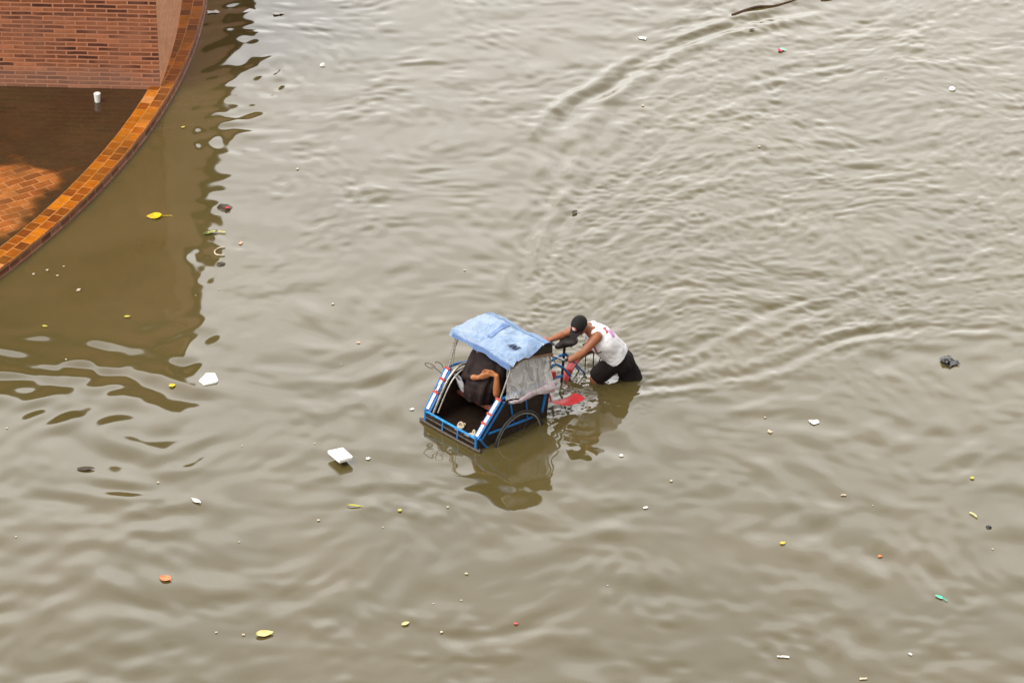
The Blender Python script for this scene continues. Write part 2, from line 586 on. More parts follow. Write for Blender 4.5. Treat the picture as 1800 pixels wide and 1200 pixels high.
gx = axis(-7.8, 7.8, .021, 260)
gy = axis(-7.6, 11.5, .030, 260)
X, Y = np.meshgrid(gx.astype(np.float32), gy.astype(np.float32), indexing='ij')
rng = np.random.default_rng(11)


def field(x, y, lam, ndir, seed, spread=math.pi, n=22):
    """unit-slope random wave field of wavelength lam = (lo, hi), wave normals around ndir"""
    r = np.random.default_rng(seed)
    h = np.zeros_like(x)
    for _ in range(n):
        l = math.exp(r.uniform(math.log(lam[0]), math.log(lam[1])))
        th = ndir + r.normal() * spread
        k = 2 * math.pi / l
        h += math.sqrt(2 / n) / k * np.cos(k * (x * math.cos(th) + y * math.sin(th)) + r.uniform(0, 6.283))
    return h


def env(x, y, size, seed, lo=.3, hi=1.6):
    """slow patchy envelope"""
    r = np.random.default_rng(seed)
    h = np.zeros_like(x)
    for _ in range(10):
        k = 2 * math.pi / (size * math.exp(r.uniform(-.5, .5)))
        th = r.uniform(0, 6.283)
        h += np.cos(k * (x * math.cos(th) + y * math.sin(th)) + r.uniform(0, 6.283))
    h = h / math.sqrt(5)
    return lo + (hi - lo) / (1 + np.exp(-1.8 * h))


def sm(x, a, b):
    t = np.clip((x - a) / (b - a), 0, 1)
    return t * t * (3 - 2 * t)


def polydist(x, y, pts):
    """signed distance (left of travel positive) and arc position along an open polyline"""
    best = np.full_like(x, 1e9)
    sgn = np.zeros_like(x)
    arc = np.zeros_like(x)
    L = 0
    for p, q in zip(pts[:-1], pts[1:]):
        dx, dy = q[0] - p[0], q[1] - p[1]
        ln = math.hypot(dx, dy)
        t = np.clip(((x - p[0]) * dx + (y - p[1]) * dy) / ln ** 2, 0, 1)
        ex, ey = x - p[0] - t * dx, y - p[1] - t * dy
        d = np.hypot(ex, ey)
        s = np.where(dx * ey - dy * ex >= 0, 1.0, -1.0)
        m = d < best
        best = np.where(m, d, best)
        sgn = np.where(m, s, sgn)
        arc = np.where(m, L + t * ln, arc)
        L += ln
    return best * sgn, arc, L


def ground_line(pxs, k=3):
    return [(p.x, p.y) for p in catmull([at(*p) for p in pxs], k)]


# warp the plane a little so that crests wander
wx = X + .22 * field(X, Y, (2.0, 4.5), 0, 1, n=8) + .05 * np.sin(3.1 * Y + .7 * X)
wy = Y + .22 * field(X, Y, (2.0, 4.5), 0, 2, n=8) + .05 * np.sin(2.7 * X - .5 * Y)

# where things are: distance along and across the wake that trails behind the trishaw
rx, ry = X - TR_O.x, Y - TR_O.y
along = rx * TR_A.x + ry * TR_A.y
across = rx * TR_U.x + ry * TR_U.y
calm = sm(X, -2.4, -4.2)                                    # still water beside the terrace
far = sm(Y, -1.0, 4.0)
right = sm(X, -.6, 2.6)
spread_w = .45 + .50 * np.maximum(along - .6, 0)
inwake = sm(along, .9, 1.9) * sm(spread_w - np.abs(across + .10 * along), -.35, .35)

H = np.zeros_like(X)
near = 1 - far
# soft, blobby chop in the near half
H += .021 * near * (1 - .35 * calm) * env(X, Y, 2.0, 31, .3, 1.6) * field(wx, wy, (.36, .85), rad(74), 3, rad(50), 34)
H += .012 * near * (1 - .5 * calm) * env(X, Y, 1.1, 32, .1, 1.8) * field(wx, wy, (.20, .42), rad(80), 4, rad(58), 34)
# small close ripples over the far left and middle
H += .028 * (1 - right) * far * (1 - .6 * calm) * env(X, Y, 1.2, 33, .25, 1.7) * field(wx, wy, (.16, .40), rad(98), 5, rad(62), 34)
H += .013 * far * (1 - .5 * calm) * field(wx, wy, (.5, 1.0), rad(90), 13, rad(40))
# livelier water on the right
H += .044 * right * sm(Y, -2.4, 1.0) * (1 - .4 * inwake) * env(X, Y, 1.5, 34, .4, 1.5) * field(wx, wy, (.26, .66), rad(116), 6, rad(44), 30)
H += .031 * right * sm(Y, -2.4, 1.5) * env(X, Y, 1.0, 35) * field(wx, wy, (.14, .30), rad(110), 7, rad(58), 34)
# churned water inside the wake
churn = inwake * (.35 + .65 * np.exp(-np.maximum(along - 2.2, 0) / 3.5))
H += .052 * churn * env(X, Y, .9, 36, .2, 1.6) * field(wx, wy, (.11, .24), rad(108), 8, rad(42), 30)
H += .032 * churn * env(X, Y, .7, 39, .1, 1.8) * field(wx, wy, (.08, .14), rad(100), 9, rad(60), 30)
# water stirred up by the man's legs and the wheels
for (px, py), rr_, k_ in (((1046, 676), .36, .22), ((1010, 690), .44, .20), ((1100, 672), .26, .10), ((948, 752), .24, .12), ((900, 770), .20, .06), ((985, 655), .30, .15)):
    c_ = at(px, py)
    H += k_ * np.exp(-(((X - c_.x) ** 2 + (Y - c_.y) ** 2) / (rr_ * env(X, Y, .45, int(py), .6, 1.5)) ** 2)) * env(X, Y, .3, int(px + py), .2, 1.5) * field(X, Y, (.055, .13), rad(95), int(px), rad(65), 26)
# swell rolling past the building's reflection: long, low waves, short slanting ones towards the back
H += .0165 * calm * env(X, Y, 2.2, 37, .5, 1.4) * field(wx, wy, (.55, 1.3), rad(60), 10, rad(30))
H += .017 * calm * sm(Y, 2.5, -.5) * env(X, Y, 1.2, 38, .4, 1.6) * field(wx, wy, (.34, .65), rad(84), 12, rad(34))
H += .026 * sm(X, -2.2, -3.6) * sm(Y, 2.5, 6.0) * env(X, Y, 1.2, 41, .5, 1.5) * field(wx, wy, (.24, .48), rad(122), 14, rad(20))

# wake crests, drawn where the photograph shows them
for pts, lam, amp, n_cr, side, fade, lo_ in (
    ([(858, 560), (872, 480), (902, 385), (935, 305), (985, 210), (1048, 140), (1118, 92), (1220, 52), (1330, 18), (1460, -18), (1600, -50)], .46, .11, 1.5, -1, .7, .0),
    ([(930, 250), (975, 205), (1030, 152), (1078, 112), (1130, 88)], .50, .18, 1.0, -1, .5, .7),
    ([(1190, 60), (1290, 32), (1400, 8), (1520, -20)], .46, .11, 1.2, -1, .5, .6),
    ([(905, 540), (925, 470), (965, 380), (1015, 300), (1090, 225), (1200, 165), (1380, 115), (1600, 80)], .38, .060, 2.2, -1, 1.2, .0),
    ([(950, 530), (985, 455), (1040, 380), (1120, 320), (1260, 275), (1450, 245), (1800, 215)], .34, .052, 2.4, -1, 1.2, .0),
    ([(1000, 530), (1060, 450), (1150, 390), (1300, 345), (1500, 320), (1800, 300)], .30, .042, 2.4, -1, 1.2, .0),
    ([(1040, 726), (1110, 706), (1200, 690), (1285, 674), (1370, 655), (1440, 628), (1500, 607), (1590, 596), (1700, 596), (1830, 594)], .38, .105, 1.3, 1, .6, .3),
    ([(1110, 690), (1200, 668), (1290, 632), (1370, 590), (1450, 545), (1560, 510), (1700, 490), (1850, 480)], .34, .055, 2.0, 1, 1.0, .1),
    ([(1150, 660), (1250, 620), (1340, 570), (1440, 520), (1580, 470), (1800, 430)], .28, .042, 2.0, 1, 1.0, .1),
    ([(985, 730), (1040, 742), (1110, 735)], .16, .13, 3.0, -1, .5, .4),
    ([(740, 760), (700, 690), (715, 600), (760, 540), (840, 470)], .50, .030, 1.6, 1, 1.0, .2),
):
    gl = ground_line(pts)
    d, arc, L = polydist(wx * .5 + X * .5, wy * .5 + Y * .5, gl)
    d = d * side
    k = 2 * math.pi / lam
    q = d / lam
    packet = np.exp(-((q - .35 * n_cr) / (.75 * n_cr)) ** 2) * sm(q, -.6, 0.1)
    ends = sm(arc, 0.0, .35) * sm(L - arc, 0.0, fade + .4)
    strength = env(X, Y, .9, int(L * 1000) % 977, lo_, 1.45)
    H += amp / k * packet * ends * strength * np.cos(k * d)
# settle the water inside and right round the cab, and lower the waves far outside the frame
inside = sm(.52 - np.abs(across), -.05, .08) * sm(along, -.06, .08) * sm(1.15 - along, 0, .1)
H *= 1 - .85 * inside
H *= 1 - sm(np.abs(X), 7.8, 10)
H *= (1 - sm(Y, 11.5, 14)) * (1 - sm(-Y, 7.6, 10))

nx, ny = X.shape
co = np.stack([X, Y, H], -1).reshape(-1, 3).astype(np.float32)
ii = np.arange(nx * ny).reshape(nx, ny)
fc = np.stack([ii[:-1, :-1], ii[1:, :-1], ii[1:, 1:], ii[:-1, 1:]], -1).reshape(-1, 4).astype(np.int32)
me = bpy.data.meshes.new('water')
me.vertices.add(len(co))
me.vertices.foreach_set('co', co.ravel())
me.loops.add(fc.size)
me.loops.foreach_set('vertex_index', fc.ravel())
me.polygons.add(len(fc))
me.polygons.foreach_set('loop_start', np.arange(0, fc.size, 4, dtype=np.int32))
me.update()
me.validate()
me.shade_smooth()
me.materials.append(M['water'])
wo = bpy.data.objects.new('water', me)
tag(wo, kind='structure')
ROAD_Z = -.46
MB().box((0, 0, ROAD_Z - .05), (520, 520, .1)).build('road', paint('road_asphalt', (.05, .048, .045), None, .9, 8), smooth=False)['kind'] = 'structure'

# ------------------------------------------------------------------ terrace, kerb and brick building
KC, KR = Vector((-20.93, 9.36, 0)), 16.61
TOPZ, PUD = .12, .075


def arc_pt(r, t, z):
    return Vector((KC.x + r * math.cos(t), KC.y + r * math.sin(t), z))


def uv_obj(name, quads, uvs, m, kind=None, parent=None):
    """mesh from quads (4 points each) with UVs in metres"""
    bm = bmesh.new()
    lay = bm.loops.layers.uv.new('uv')
    for qd, uv in zip(quads, uvs):
        f = bm.faces.new([bm.verts.new(p) for p in qd])
        for l, c in zip(f.loops, uv):
            l[lay].uv = c
    bmesh.ops.remove_doubles(bm, verts=bm.verts, dist=1e-4)
    me = bpy.data.meshes.new(name)
    bm.to_mesh(me)
    bm.free()
    for mm in (m if isinstance(m, list) else [m]):
        me.materials.append(mm)
    o = bpy.data.objects.new(name, me)
    COL.objects.link(o)
    if parent:
        o.parent = parent
    if kind:
        o['kind'] = kind
    return o


t0, t1, nseg = rad(-46), rad(18), 220
qs, us, mi = [], [], []
rprof = random.Random(3)
prof = [(KR - .31, .0), (KR - .31, TOPZ), (KR - .010, TOPZ), (KR, TOPZ - .010), (KR + .006, .030), (KR + .020, .022), (KR + .030, -.46)]
for i in range(nseg):
    a, b = t0 + (t1 - t0) * i / nseg, t0 + (t1 - t0) * (i + 1) / nseg
    la, lb = KR * a, KR * b
    v = 0
    for k in range(len(prof) - 1):
        (ra, za), (rb, zb) = prof[k], prof[k + 1]
        dv = math.hypot(ra - rb, za - zb)
        qs.append((arc_pt(ra, a, za), arc_pt(ra, b, za), arc_pt(rb, b, zb), arc_pt(rb, a, zb)))
        if k == 1:
            us.append(((la, 0), (lb, 0), (lb, .308), (la, .308)))
        else:
            us.append(((la, v), (lb, v), (lb, v + dv), (la, v + dv)))
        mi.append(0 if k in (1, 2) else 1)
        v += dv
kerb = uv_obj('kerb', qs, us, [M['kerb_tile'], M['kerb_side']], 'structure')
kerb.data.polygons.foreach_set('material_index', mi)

# paved terrace floor, a little hollow: most of it lies under a film of rain water
bm = bmesh.new()
lay = bm.loops.layers.uv.new('uv')
patch = [at(*p, PUD) for p in ((-220, 288), (60, 293), (126, 299), (92, 335), (72, 368), (52, 398), (20, 412), (-60, 440), (-220, 470))]
edge = [(p.x, p.y) for p in patch]


def inpoly(x, y):
    c = False
    n = len(edge)
    for i in range(n):
        (x1, y1), (x2, y2) = edge[i], edge[(i + 1) % n]
        if (y1 > y) != (y2 > y) and x < (x2 - x1) * (y - y1) / (y2 - y1) + x1:
            c = not c
    return c


def edist(x, y):
    d = 9
    n = len(edge)
    for i in range(n):
        (x1, y1), (x2, y2) = edge[i], edge[(i + 1) % n]
        dx, dy = x2 - x1, y2 - y1
        t = max(0, min(1, ((x - x1) * dx + (y - y1) * dy) / (dx * dx + dy * dy)))
        d = min(d, math.hypot(x - x1 - t * dx, y - y1 - t * dy))
    return d


gs = .07
cell, heights = {}, {}
for i in range(70):
    for j in range(95):
        x, y = -9.0 + i * gs, .2 + j * gs
        s = edist(x, y) * (1 if inpoly(x, y) else -1)
        lift = max(-.022, min(.008, s * .075 - .011))
        z = PUD + lift + .014 * mnoise.noise((x * 1.3, y * 1.3, 3)) + .013 * mnoise.noise((x * 3.1 + y * 2, y * 4.2, 1)) - .003
        cell[i, j] = bm.verts.new((x, y, z))
        heights[i, j] = (x, y, z)
for i in range(69):
    for j in range(94):
        vs4 = [cell[i, j], cell[i + 1, j], cell[i + 1, j + 1], cell[i, j + 1]]
        cx, cy = vs4[0].co.x + gs / 2, vs4[0].co.y + gs / 2
        if math.hypot(cx - KC.x, cy - KC.y) < KR - .16 and cy < 6.75:
            f = bm.faces.new(vs4)
            for l in f.loops:                       # courses run diagonally to the wall
                p = l.vert.co
                l[lay].uv = ((p.x * .80 + p.y * .60), (-p.x * .60 + p.y * .80))
bmesh.ops.delete(bm, geom=[v for v in bm.verts if not v.link_faces], context='VERTS')
me = bpy.data.meshes.new('terrace')
bm.to_mesh(me)
bm.free()
me.shade_smooth()
me.materials.append(M['paver'])
o = bpy.data.objects.new('terrace', me)
COL.objects.link(o)
o['kind'] = 'structure'
# the film of water on it
pm = bmesh.new()
dl = pm.verts.layers.float.new('depth')
pv = {}
for (i, j), (x, y, z) in heights.items():
    v_ = pm.verts.new((x, y, PUD))
    v_[dl] = PUD - z
    pv[i, j] = v_
for i in range(69):
    for j in range(94):
        q4 = [pv[i, j], pv[i + 1, j], pv[i + 1, j + 1], pv[i, j + 1]]
        cx, cy = q4[0].co.x + gs / 2, q4[0].co.y + gs / 2
        if math.hypot(cx - KC.x, cy - KC.y) < KR - .16 and cy < 6.75:
            pm.faces.new(q4)
bmesh.ops.delete(pm, geom=[v for v in pm.verts if not v.link_faces], context='VERTS')
me = bpy.data.meshes.new('terrace_water')
pm.to_mesh(me)
pm.free()
me.materials.append(M['puddle'])
o = bpy.data.objects.new('terrace_water', me)
COL.objects.link(o)
o['kind'] = 'structure'

bld = empty('brick_building', (-6.5, 7.4, 0))
tag(bld, 'red brick building with a flat front and a curved salmon side wall behind the terrace', 'building')
HW = 4.2
corner, left_end = Vector((-4.715, 6.62, 0)), Vector((-12.5, 7.03, 0))
org = bld.location


def wall(name, pts, m, z0, z1, parent):
    qs, us, L = [], [], 0
    for p, q in zip(pts[:-1], pts[1:]):
        ln = (q - p).length
        qs.append([Vector((p.x, p.y, z0)) - org, Vector((q.x, q.y, z0)) - org, Vector((q.x, q.y, z1)) - org, Vector((p.x, p.y, z1)) - org])
        us.append([(L, z0), (L + ln, z0), (L + ln, z1), (L, z1)])
        L += ln
    return uv_obj(name, qs, us, m, None, parent)


wall('front_wall', [left_end, corner], M['brick'], -.05, HW, bld)
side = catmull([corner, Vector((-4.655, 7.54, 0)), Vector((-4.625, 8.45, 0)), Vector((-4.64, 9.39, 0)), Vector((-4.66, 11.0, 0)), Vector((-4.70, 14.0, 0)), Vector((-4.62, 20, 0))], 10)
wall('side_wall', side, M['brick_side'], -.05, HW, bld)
wall('rear_wall', [side[-1], Vector((-12.5, 20, 0)), left_end], M['brick'], -.05, HW, bld)
rb = MB()
rp = [Vector(p) - Vector((org.x, org.y, 0)) for p in ((-12.8, 6.42, 0), (-4.53, 6.30, 0), (-4.48, 7.0, 0), (-4.46, 8.2, 0), (-4.50, 10.0, 0), (-4.52, 13.0, 0), (-4.42, 17.0, 0), (-4.35, 20.2, 0), (-12.8, 20.3, 0))]
rb.prism(rp, (0, 0, 1), HW, HW + .16)
rb.build('roof', paint('roof_concrete', (.20, .16, .13), (.13, .11, .09), .8, 4), bld, smooth=False)


# ------------------------------------------------------------------ trishaw
tri = empty('trishaw', TR_O, math.atan2(TR_U.y, TR_U.x))
tag(tri, 'blue pedal trishaw with a light blue tarpaulin hood, standing in the flood water', 'trishaw')


def P(mb, name, mat, parent=tri, smooth=True):
    return mb.build(name, M[mat], parent, smooth)


# floor tray
fl = P(MB().box((0, .34, .012), (.78, .66, .03)).box((0, -.004, .065), (.80, .02, .09)), 'floor_board', 'floor_board')
# front rails
P(MB().tube([(-.425, 0, .145), (.425, 0, .145)], .0145), 'front_bar', 'light_blue')
P(MB().tube([(-.45, .02, .01), (-.43, -.03, .022), (.43, -.03, .022), (.45, .02, .01)], .016, 8, smooth=3)
  .tube([(-.41, -.02, .085), (.41, -.02, .085)], .008), 'bumper_rail', 'rust')
for u in (-.12, .13):
    P(MB().tube([(u, -.012, .145), (u, -.026, .03)], .011), 'front_strut', 'blue')
for s in (-1, 1):
    P(MB().tube([(s * .42, -.004, .17), (s * .425, -.012, -.02)], .018), 'corner_post', 'blue')

# sloping guard on each side: white taped strip between two blue tubes with red bands
for s in (-1, 1):
    top = .52 if s > 0 else .58
    a0, a1 = Vector((s * .41, .01, .15)), Vector((s * .42, .36, top))
    d = (a1 - a0)
    g = P(MB().tube([a0 + Vector((s * .035, -.01, 0)), a1 + Vector((s * .035, -.01, 0))], .013)
          .tube([a0 - Vector((s * .032, -.012, 0)), a1 - Vector((s * .032, -.012, 0))], .015)
          .tube([a0 + Vector((s * .03, .05, -.03)), a1 + Vector((s * .03, .05, -.04))], .017), 'side_guard', 'blue')
    dn = d.normalized()
    xx = Vector((1, 0, 0))
    yy = dn.cross(xx).normalized()
    rot = Matrix([xx, dn, xx.cross(dn).normalized()]).transposed()
    P(MB().box((a0 + a1) / 2 + Vector((0, -.008, .008)), (.040, d.length * .93, .012), rot, .003), 'white_strip', 'white_tape', g)
    P(MB().box((a0 + a1) / 2 + Vector((s * .022, -.002, 0)), (.012, d.length * .96, .02), rot, .002)
      .box((a0 + a1) / 2 - Vector((s * .022, .002, 0)), (.008, d.length * .96, .02), rot, .002), 'violet_edge', 'navy_tape', g)
    for f in ((.36, .60, .98) if s > 0 else (.42, .72, .97)):
        P(MB().box(a0 + d * f + Vector((0, -.006, .008)), (.085, .03, .028), rot, .006), 'red_band', 'red_tape', g)
    # pale metal loop standing inside the left guard
    if s < 0:
        P(MB().tube([(s * .36, .02, .06), (s * .355, .16, .30), (s * .35, .30, .50), (s * .34, .46, .60), (s * .335, .62, .56), (s * .335, .72, .42)], .016, 8, smooth=5)
      .tube([(s * .33, .10, .12), (s * .325, .24, .36), (s * .32, .36, .50), (s * .31, .50, .55), (s * .31, .62, .48)], .010, 8, smooth=5), 'inner_rail', 'gray_metal')
    # arm rest running back to the hood
    P(MB().tube([(s * .42, .35, top), (s * .435, .48, top - .01), (s * .44, .8, .49), (s * .43, 1.08, .46)], .017, 8, smooth=5), 'arm_rest', 'blue')

# side panels with their ribs
for s in (-1, 1):
    prof = [(-.02, -.06), (-.01, .10), (.10, .20), (.34, .47), (.60, .475), (.95, .46), (1.10, .42), (1.13, .28), (1.09, .02), (1.02, -.10)]
    mb = MB().prism([(s * .425, a, z) for a, z in prof], (s, 0, 0), 0, .016, .003)
    sp = P(mb, 'side_panel', 'board')
    for (aa, za, ab, zb, r) in ((.50, .44, .545, .17, .012), (.74, .44, .77, .10, .011), (1.075, .40, 1.00, .10, .018)):
        P(MB().tube([(s * .452, aa, za), (s * .452, ab, zb)], r), 'rib', 'blue', sp)
    P(MB().tube([(s * .455, .16, .165), (s * .46, .36, .145), (s * .46, .84, .10)], .015)
      .tube([(s * .455, .02, .15), (s * .455, .10, .03), (s * .46, .16, -.03)], .014), 'lower_rail', 'blue', sp)

# seat and rear wall of the cab
P(MB().box((0, .47, .235), (.78, .045, .045), None, .008), 'seat_edge', 'seat_wood')
P(MB().box((0, .74, .225), (.78, .50, .07), None, .02), 'seat', 'vinyl')
P(MB().sheet(lambda s, t: Vector((-.40 + .8 * s, 1.0 + .10 * t - .015 * math.sin(s * 9.4), .26 + .62 * t)), 20, 10, .05), 'backrest', 'vinyl')
P(MB().box((0, 1.105, .18), (.84, .02, .60), None, .004), 'rear_panel', 'board')
P(MB().box((0, .97, -.02), (.80, .30, .05), None, .008), 'underframe', 'rust')

# hood: hoops, dark lining, tarpaulin
hoop = MB()
hoop.tube([(.43, .36, .52), (.44, .44, .70), (.42, .55, .88), (.36, .58, .925), (0, .60, .94), (-.36, .58, .925), (-.44, .55, .90), (-.43, .44, .75), (-.42, .35, .58)], .010, 8, smooth=4)
hoop.tube([(.43, 1.08, .44), (.45, 1.13, .66), (.44, 1.12, .80), (.36, 1.08, .89), (0, 1.08, .91), (-.36, 1.08, .89), (-.44, 1.11, .80), (-.43, 1.08, .44)], .010, 8, smooth=4)
P(hoop, 'hood_frame', 'gray_metal')
P(MB().tube([(.455, .60, .905), (.46, .68, .925), (.462, .78, .915), (.46, .92, .87), (.46, 1.06, .835), (.455, 1.17, .80)], .0125, 8, smooth=5)
  .tube([(.455, .60, .905), (.452, .565, .88), (.44, .54, .86)], .012), 'hood_hoop', 'tan')
for pts, r in (([(.44, 1.14, .90), (.43, 1.2, .70), (.40, 1.28, .58)], .007), ([(-.41, .37, .60), (-.45, .50, .92)], .006),
               ([(-.40, .40, .60), (-.43, .50, .93)], .005), ([(-.44, .34, .58), (-.46, .51, .93)], .004)):
    P(MB().tube(pts, r), 'stay', 'gray_metal')


def tz(u, a):
    """height of the tarpaulin"""
    k = [(.49, .925), (.515, .965), (.53, .995), (.62, 1.012), (.80, 1.035), (.98, 1.04), (1.04, 1.02), (1.12, .965), (1.17, .90)]
    z = k[-1][1]
    for (x0, z0), (x1, z1) in zip(k[:-1], k[1:]):
        if a <= x1:
            f = max(0, (a - x0) / (x1 - x0))
            z = z0 + (z1 - z0) * f
            break
    e = max(0, abs(u) - .36) / .14
    z -= .028 * e * e * (1 if a > .55 else .4)
    if u > 0:                                     # the loose right edge sags between its ties
        z -= .055 * e * e * math.exp(-((a - .78) / .12) ** 2)
        z += .05 * e * e * sm_(a, .95, 1.1)
    n = mnoise.noise((u * 5.5 + a * 3.2, a * 9 - u * 2.0, .3)) * .022 + mnoise.noise((u * 13 + 2, a * 17, 2.2)) * .009
    n += .016 * abs(mnoise.noise((u * 4 - a * 5, a * 3, 5.1))) - .014 * math.exp(-((a - .985) / .012) ** 2)
    n += .010 * math.sin(12 * (u + .8 * a)) * math.exp(-((u - .1) / .3) ** 2)
    return z + n


def sm_(x, a, b):
    t = max(0, min(1, (x - a) / (b - a)))
    return t * t * (3 - 2 * t)


def tarp(s, t):
    u = -.5 + 1.0 * s
    a = .49 + .68 * t
    uu = u - .035 * max(0, (s < .08)) * (1 - t) ** 3 + .012 * math.sin(6 * t) * s
    aa = a + .012 * math.sin(7 * s) - .02 * (1 - s) * (1 - t) + .015 * math.sin(4 * s + 1) * t
    return Vector((uu, aa, tz(u, a)))


tp = P(MB().sheet(tarp, 60, 48, .004), 'tarpaulin', 'tarp')
# darker patch sewn near the top, and the dark hem that hangs along the front
P(MB().sheet(lambda s, t: Vector((-.10 + .07 * s, .66 + .30 * t, tz(-.10 + .07 * s, .66 + .30 * t) + .009)), 6, 14, .002), 'patch', 'tarp_dark', tp)
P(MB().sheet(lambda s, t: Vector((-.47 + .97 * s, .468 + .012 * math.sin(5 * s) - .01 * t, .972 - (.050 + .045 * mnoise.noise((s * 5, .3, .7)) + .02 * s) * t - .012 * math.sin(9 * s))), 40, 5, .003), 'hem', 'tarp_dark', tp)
P(MB().sheet(lambda s, t: Vector((-.50 + 1.0 * s + .006 * math.sin(9 * t), 1.0 + .165 * t + .012 * math.sin(6 * s), tz(-.5 + s, 1.0 + .165 * t) + .006)), 40, 8, .002), 'rear_shade', 'tarp_shade', tp)  # darker sheet puts the shade of the falling rear slope into colour
# black hand lettering near the right front corner
lt = MB()


def stroke(pts):
    q = []
    for x, y in pts:
        u, a = .235 + x * .030, .655 + y * .085
        q.append(Vector((u + .035 * y, a, tz(u + .035 * y, a) + .008)))
    lt.tube(q, .0045, 5)


stroke([(0, 0), (.5, 1), (1, 0)])
stroke([(1.3, 1), (1.6, 0), (2.0, .8), (2.4, 0), (2.7, 1)])
stroke([(3.0, 0), (3.5, 1), (4, 0)])
stroke([(.25, .4), (.75, .4)])
stroke([(3.25, .4), (3.75, .4)])
P(lt, 'lettering', 'ink', tp)
P(MB().sheet(lambda s, t: Vector((-.44 + .88 * s, .53 + .60 * t, min(tz(-.44 + .88 * s, .53 + .6 * t), .99) - .035)), 16, 12, .006)
  .sheet(lambda s, t: Vector((.448, .60 + .56 * s, .955 + .03 * s - t * (.03 + .14 * s))), 12, 6, .006)
  .sheet(lambda s, t: Vector((-.45, .58 + .56 * s, .965 - t * (.02 + .10 * s))), 12, 6, .006)
  .sheet(lambda s, t: Vector((-.44 + .88 * s, 1.135 + .01 * math.sin(6 * s), .94 - .16 * t)), 12, 6, .006), 'hood_lining', 'hood')


# clear plastic side curtain with its gathered hem
def curt(s, t):
    a = .50 + .62 * s - .09 * t * (1 - s) + .02 * t * s
    u = .375 + .11 * t + .05 * s * (1 - t) + .014 * math.sin(17 * s + 4 * t) * (.3 + t) + .012 * mnoise.noise((s * 6 + t * 5, t * 3 - s * 3, 1.7)) + .008 * abs(mnoise.noise((s * 9 - t * 7, t * 5, 4.4)))
    z = (.955 - .08 * s) * (1 - t) + (.50 - .11 * s) * t + .01 * math.sin(11 * s)
    return Vector((u, a, z))


P(MB().sheet(curt, 40, 30, .0015), 'plastic_curtain', 'plastic')


def hemf(s, t):
    th = t * 2 * math.pi
    r = .012 + .035 * s + .014 * mnoise.noise((s * 9, math.cos(th) * 1.5, math.sin(th) * 1.5))
    c = Vector((.492 + .010 * math.sin(9 * s), .44 + .70 * s, .475 - .10 * s - .018 * math.sin(7 * s) + .03 * sm_(s, .6, 1)))
    return c + Vector((.8 * r * math.cos(th), 0, 1.25 * r * math.sin(th)))


P(MB().sheet(hemf, 30, 12), 'gathered_plastic', 'bundle')
P(MB().tube([(.43, .80, .50), (.40, .76, .74)], .009), 'curtain_pole', 'cream')


# wheels
def wheel(c, r, nspoke=28, hubw=.05):
    c = Vector(c)
    root = empty('wheel', c)
    root.parent = tri

    def circ(rr, n=56):
        return [(0, rr * math.cos(2 * math.pi * i / n), rr * math.sin(2 * math.pi * i / n)) for i in range(n)]
    P(MB().tube(circ(r), .017, 8, True), 'tyre', 'black', root)
    P(MB().tube(circ(r - .024), .011, 8, True), 'rim', 'gray_metal', root)
    sp = MB()
    for i in range(nspoke):
        a, b = 2 * math.pi * i / nspoke, 2 * math.pi * (i + (2 if i % 4 < 2 else -2)) / nspoke
        sgn = hubw * (.5 if i % 2 else -.5)
        sp.tube([(sgn, .024 * math.cos(b), .024 * math.sin(b)), (0, (r - .03) * math.cos(a), (r - .03) * math.sin(a))], .0014, 4)
    P(sp, 'spokes', 'rust', root)
    P(MB().tube([(-hubw * .7, 0, 0), (hubw * .7, 0, 0)], .022, 12), 'hub', 'gray_metal', root)
    return root


WZ = ROAD_Z + .37 + .017
for s in (-1, 1):
    wheel((s * .525, .56, WZ), .37)
    P(MB().tube([(s * .40, .56, WZ), (s * .56, .56, WZ)], .014), 'axle', 'black')
    P(MB().tube([(s * .45, .12, -.04), (s * .575, .40, WZ + .02), (s * .575, .72, WZ + .02), (s * .45, 1.0, -.05)], .010, 6, smooth=3), 'wheel_guard', 'black')
wheel((0, 2.17, ROAD_Z + .35), .333)

# rear bicycle half
fr = MB()
fr.tube([(0, 1.10, .12), (0, 1.42, .10), (0, 1.74, -.06)], .020, 10, smooth=3)
fr.tube([(0, 1.12, .34), (0, 1.79, .36)], .017, 10)
for s in (-1, 1):
    fr.tube([(s * .02, 1.80, .37), (s * .06, 2.17, ROAD_Z + .35)], .010)
    fr.tube([(s * .02, 1.74, -.17), (s * .06, 2.17, ROAD_Z + .35)], .010)
    fr.tube([(s * .36, 1.10, .44), (s * .36, 1.27, .575), (s * .33, 1.46, .44), (s * .30, 1.60, .27)], .016, 8, smooth=3)
    fr.tube([(s * .37, 1.12, .40), (s * .36, 1.30, .40), (s * .345, 1.42, .36)], .018, 8)
P(fr, 'rear_frame', 'blue')
P(MB().tube([(0, 1.80, .46), (0, 1.735, -.18)], .016, 10), 'seat_post', 'black')
hb = P(MB().tube([(.06, 1.42, .545), (.20, 1.45, .545), (.30, 1.49, .53), (.315, 1.57, .505)], .0135, 8, smooth=4)
       .tube([(.06, 1.42, .545), (-.12, 1.46, .545), (-.19, 1.55, .53), (-.20, 1.66, .51)], .0135, 8, smooth=4)
       .tube([(.02, 1.10, .50), (.02, 1.43, .54)], .012), 'handlebar', 'chrome')
for p, q in (((.312, 1.50, .526), (.318, 1.62, .492)), ((-.195, 1.58, .524), (-.202, 1.70, .50))):
    P(MB().tube([p, q], .018, 10), 'grip', 'black', hb)
P(MB().box((.365, 1.235, .46), (.07, .09, .085), None, .018), 'tail_box', 'red')
P(MB().box((.285, 1.60, .33), (.05, .045, .06), None, .015), 'reflector', 'red')


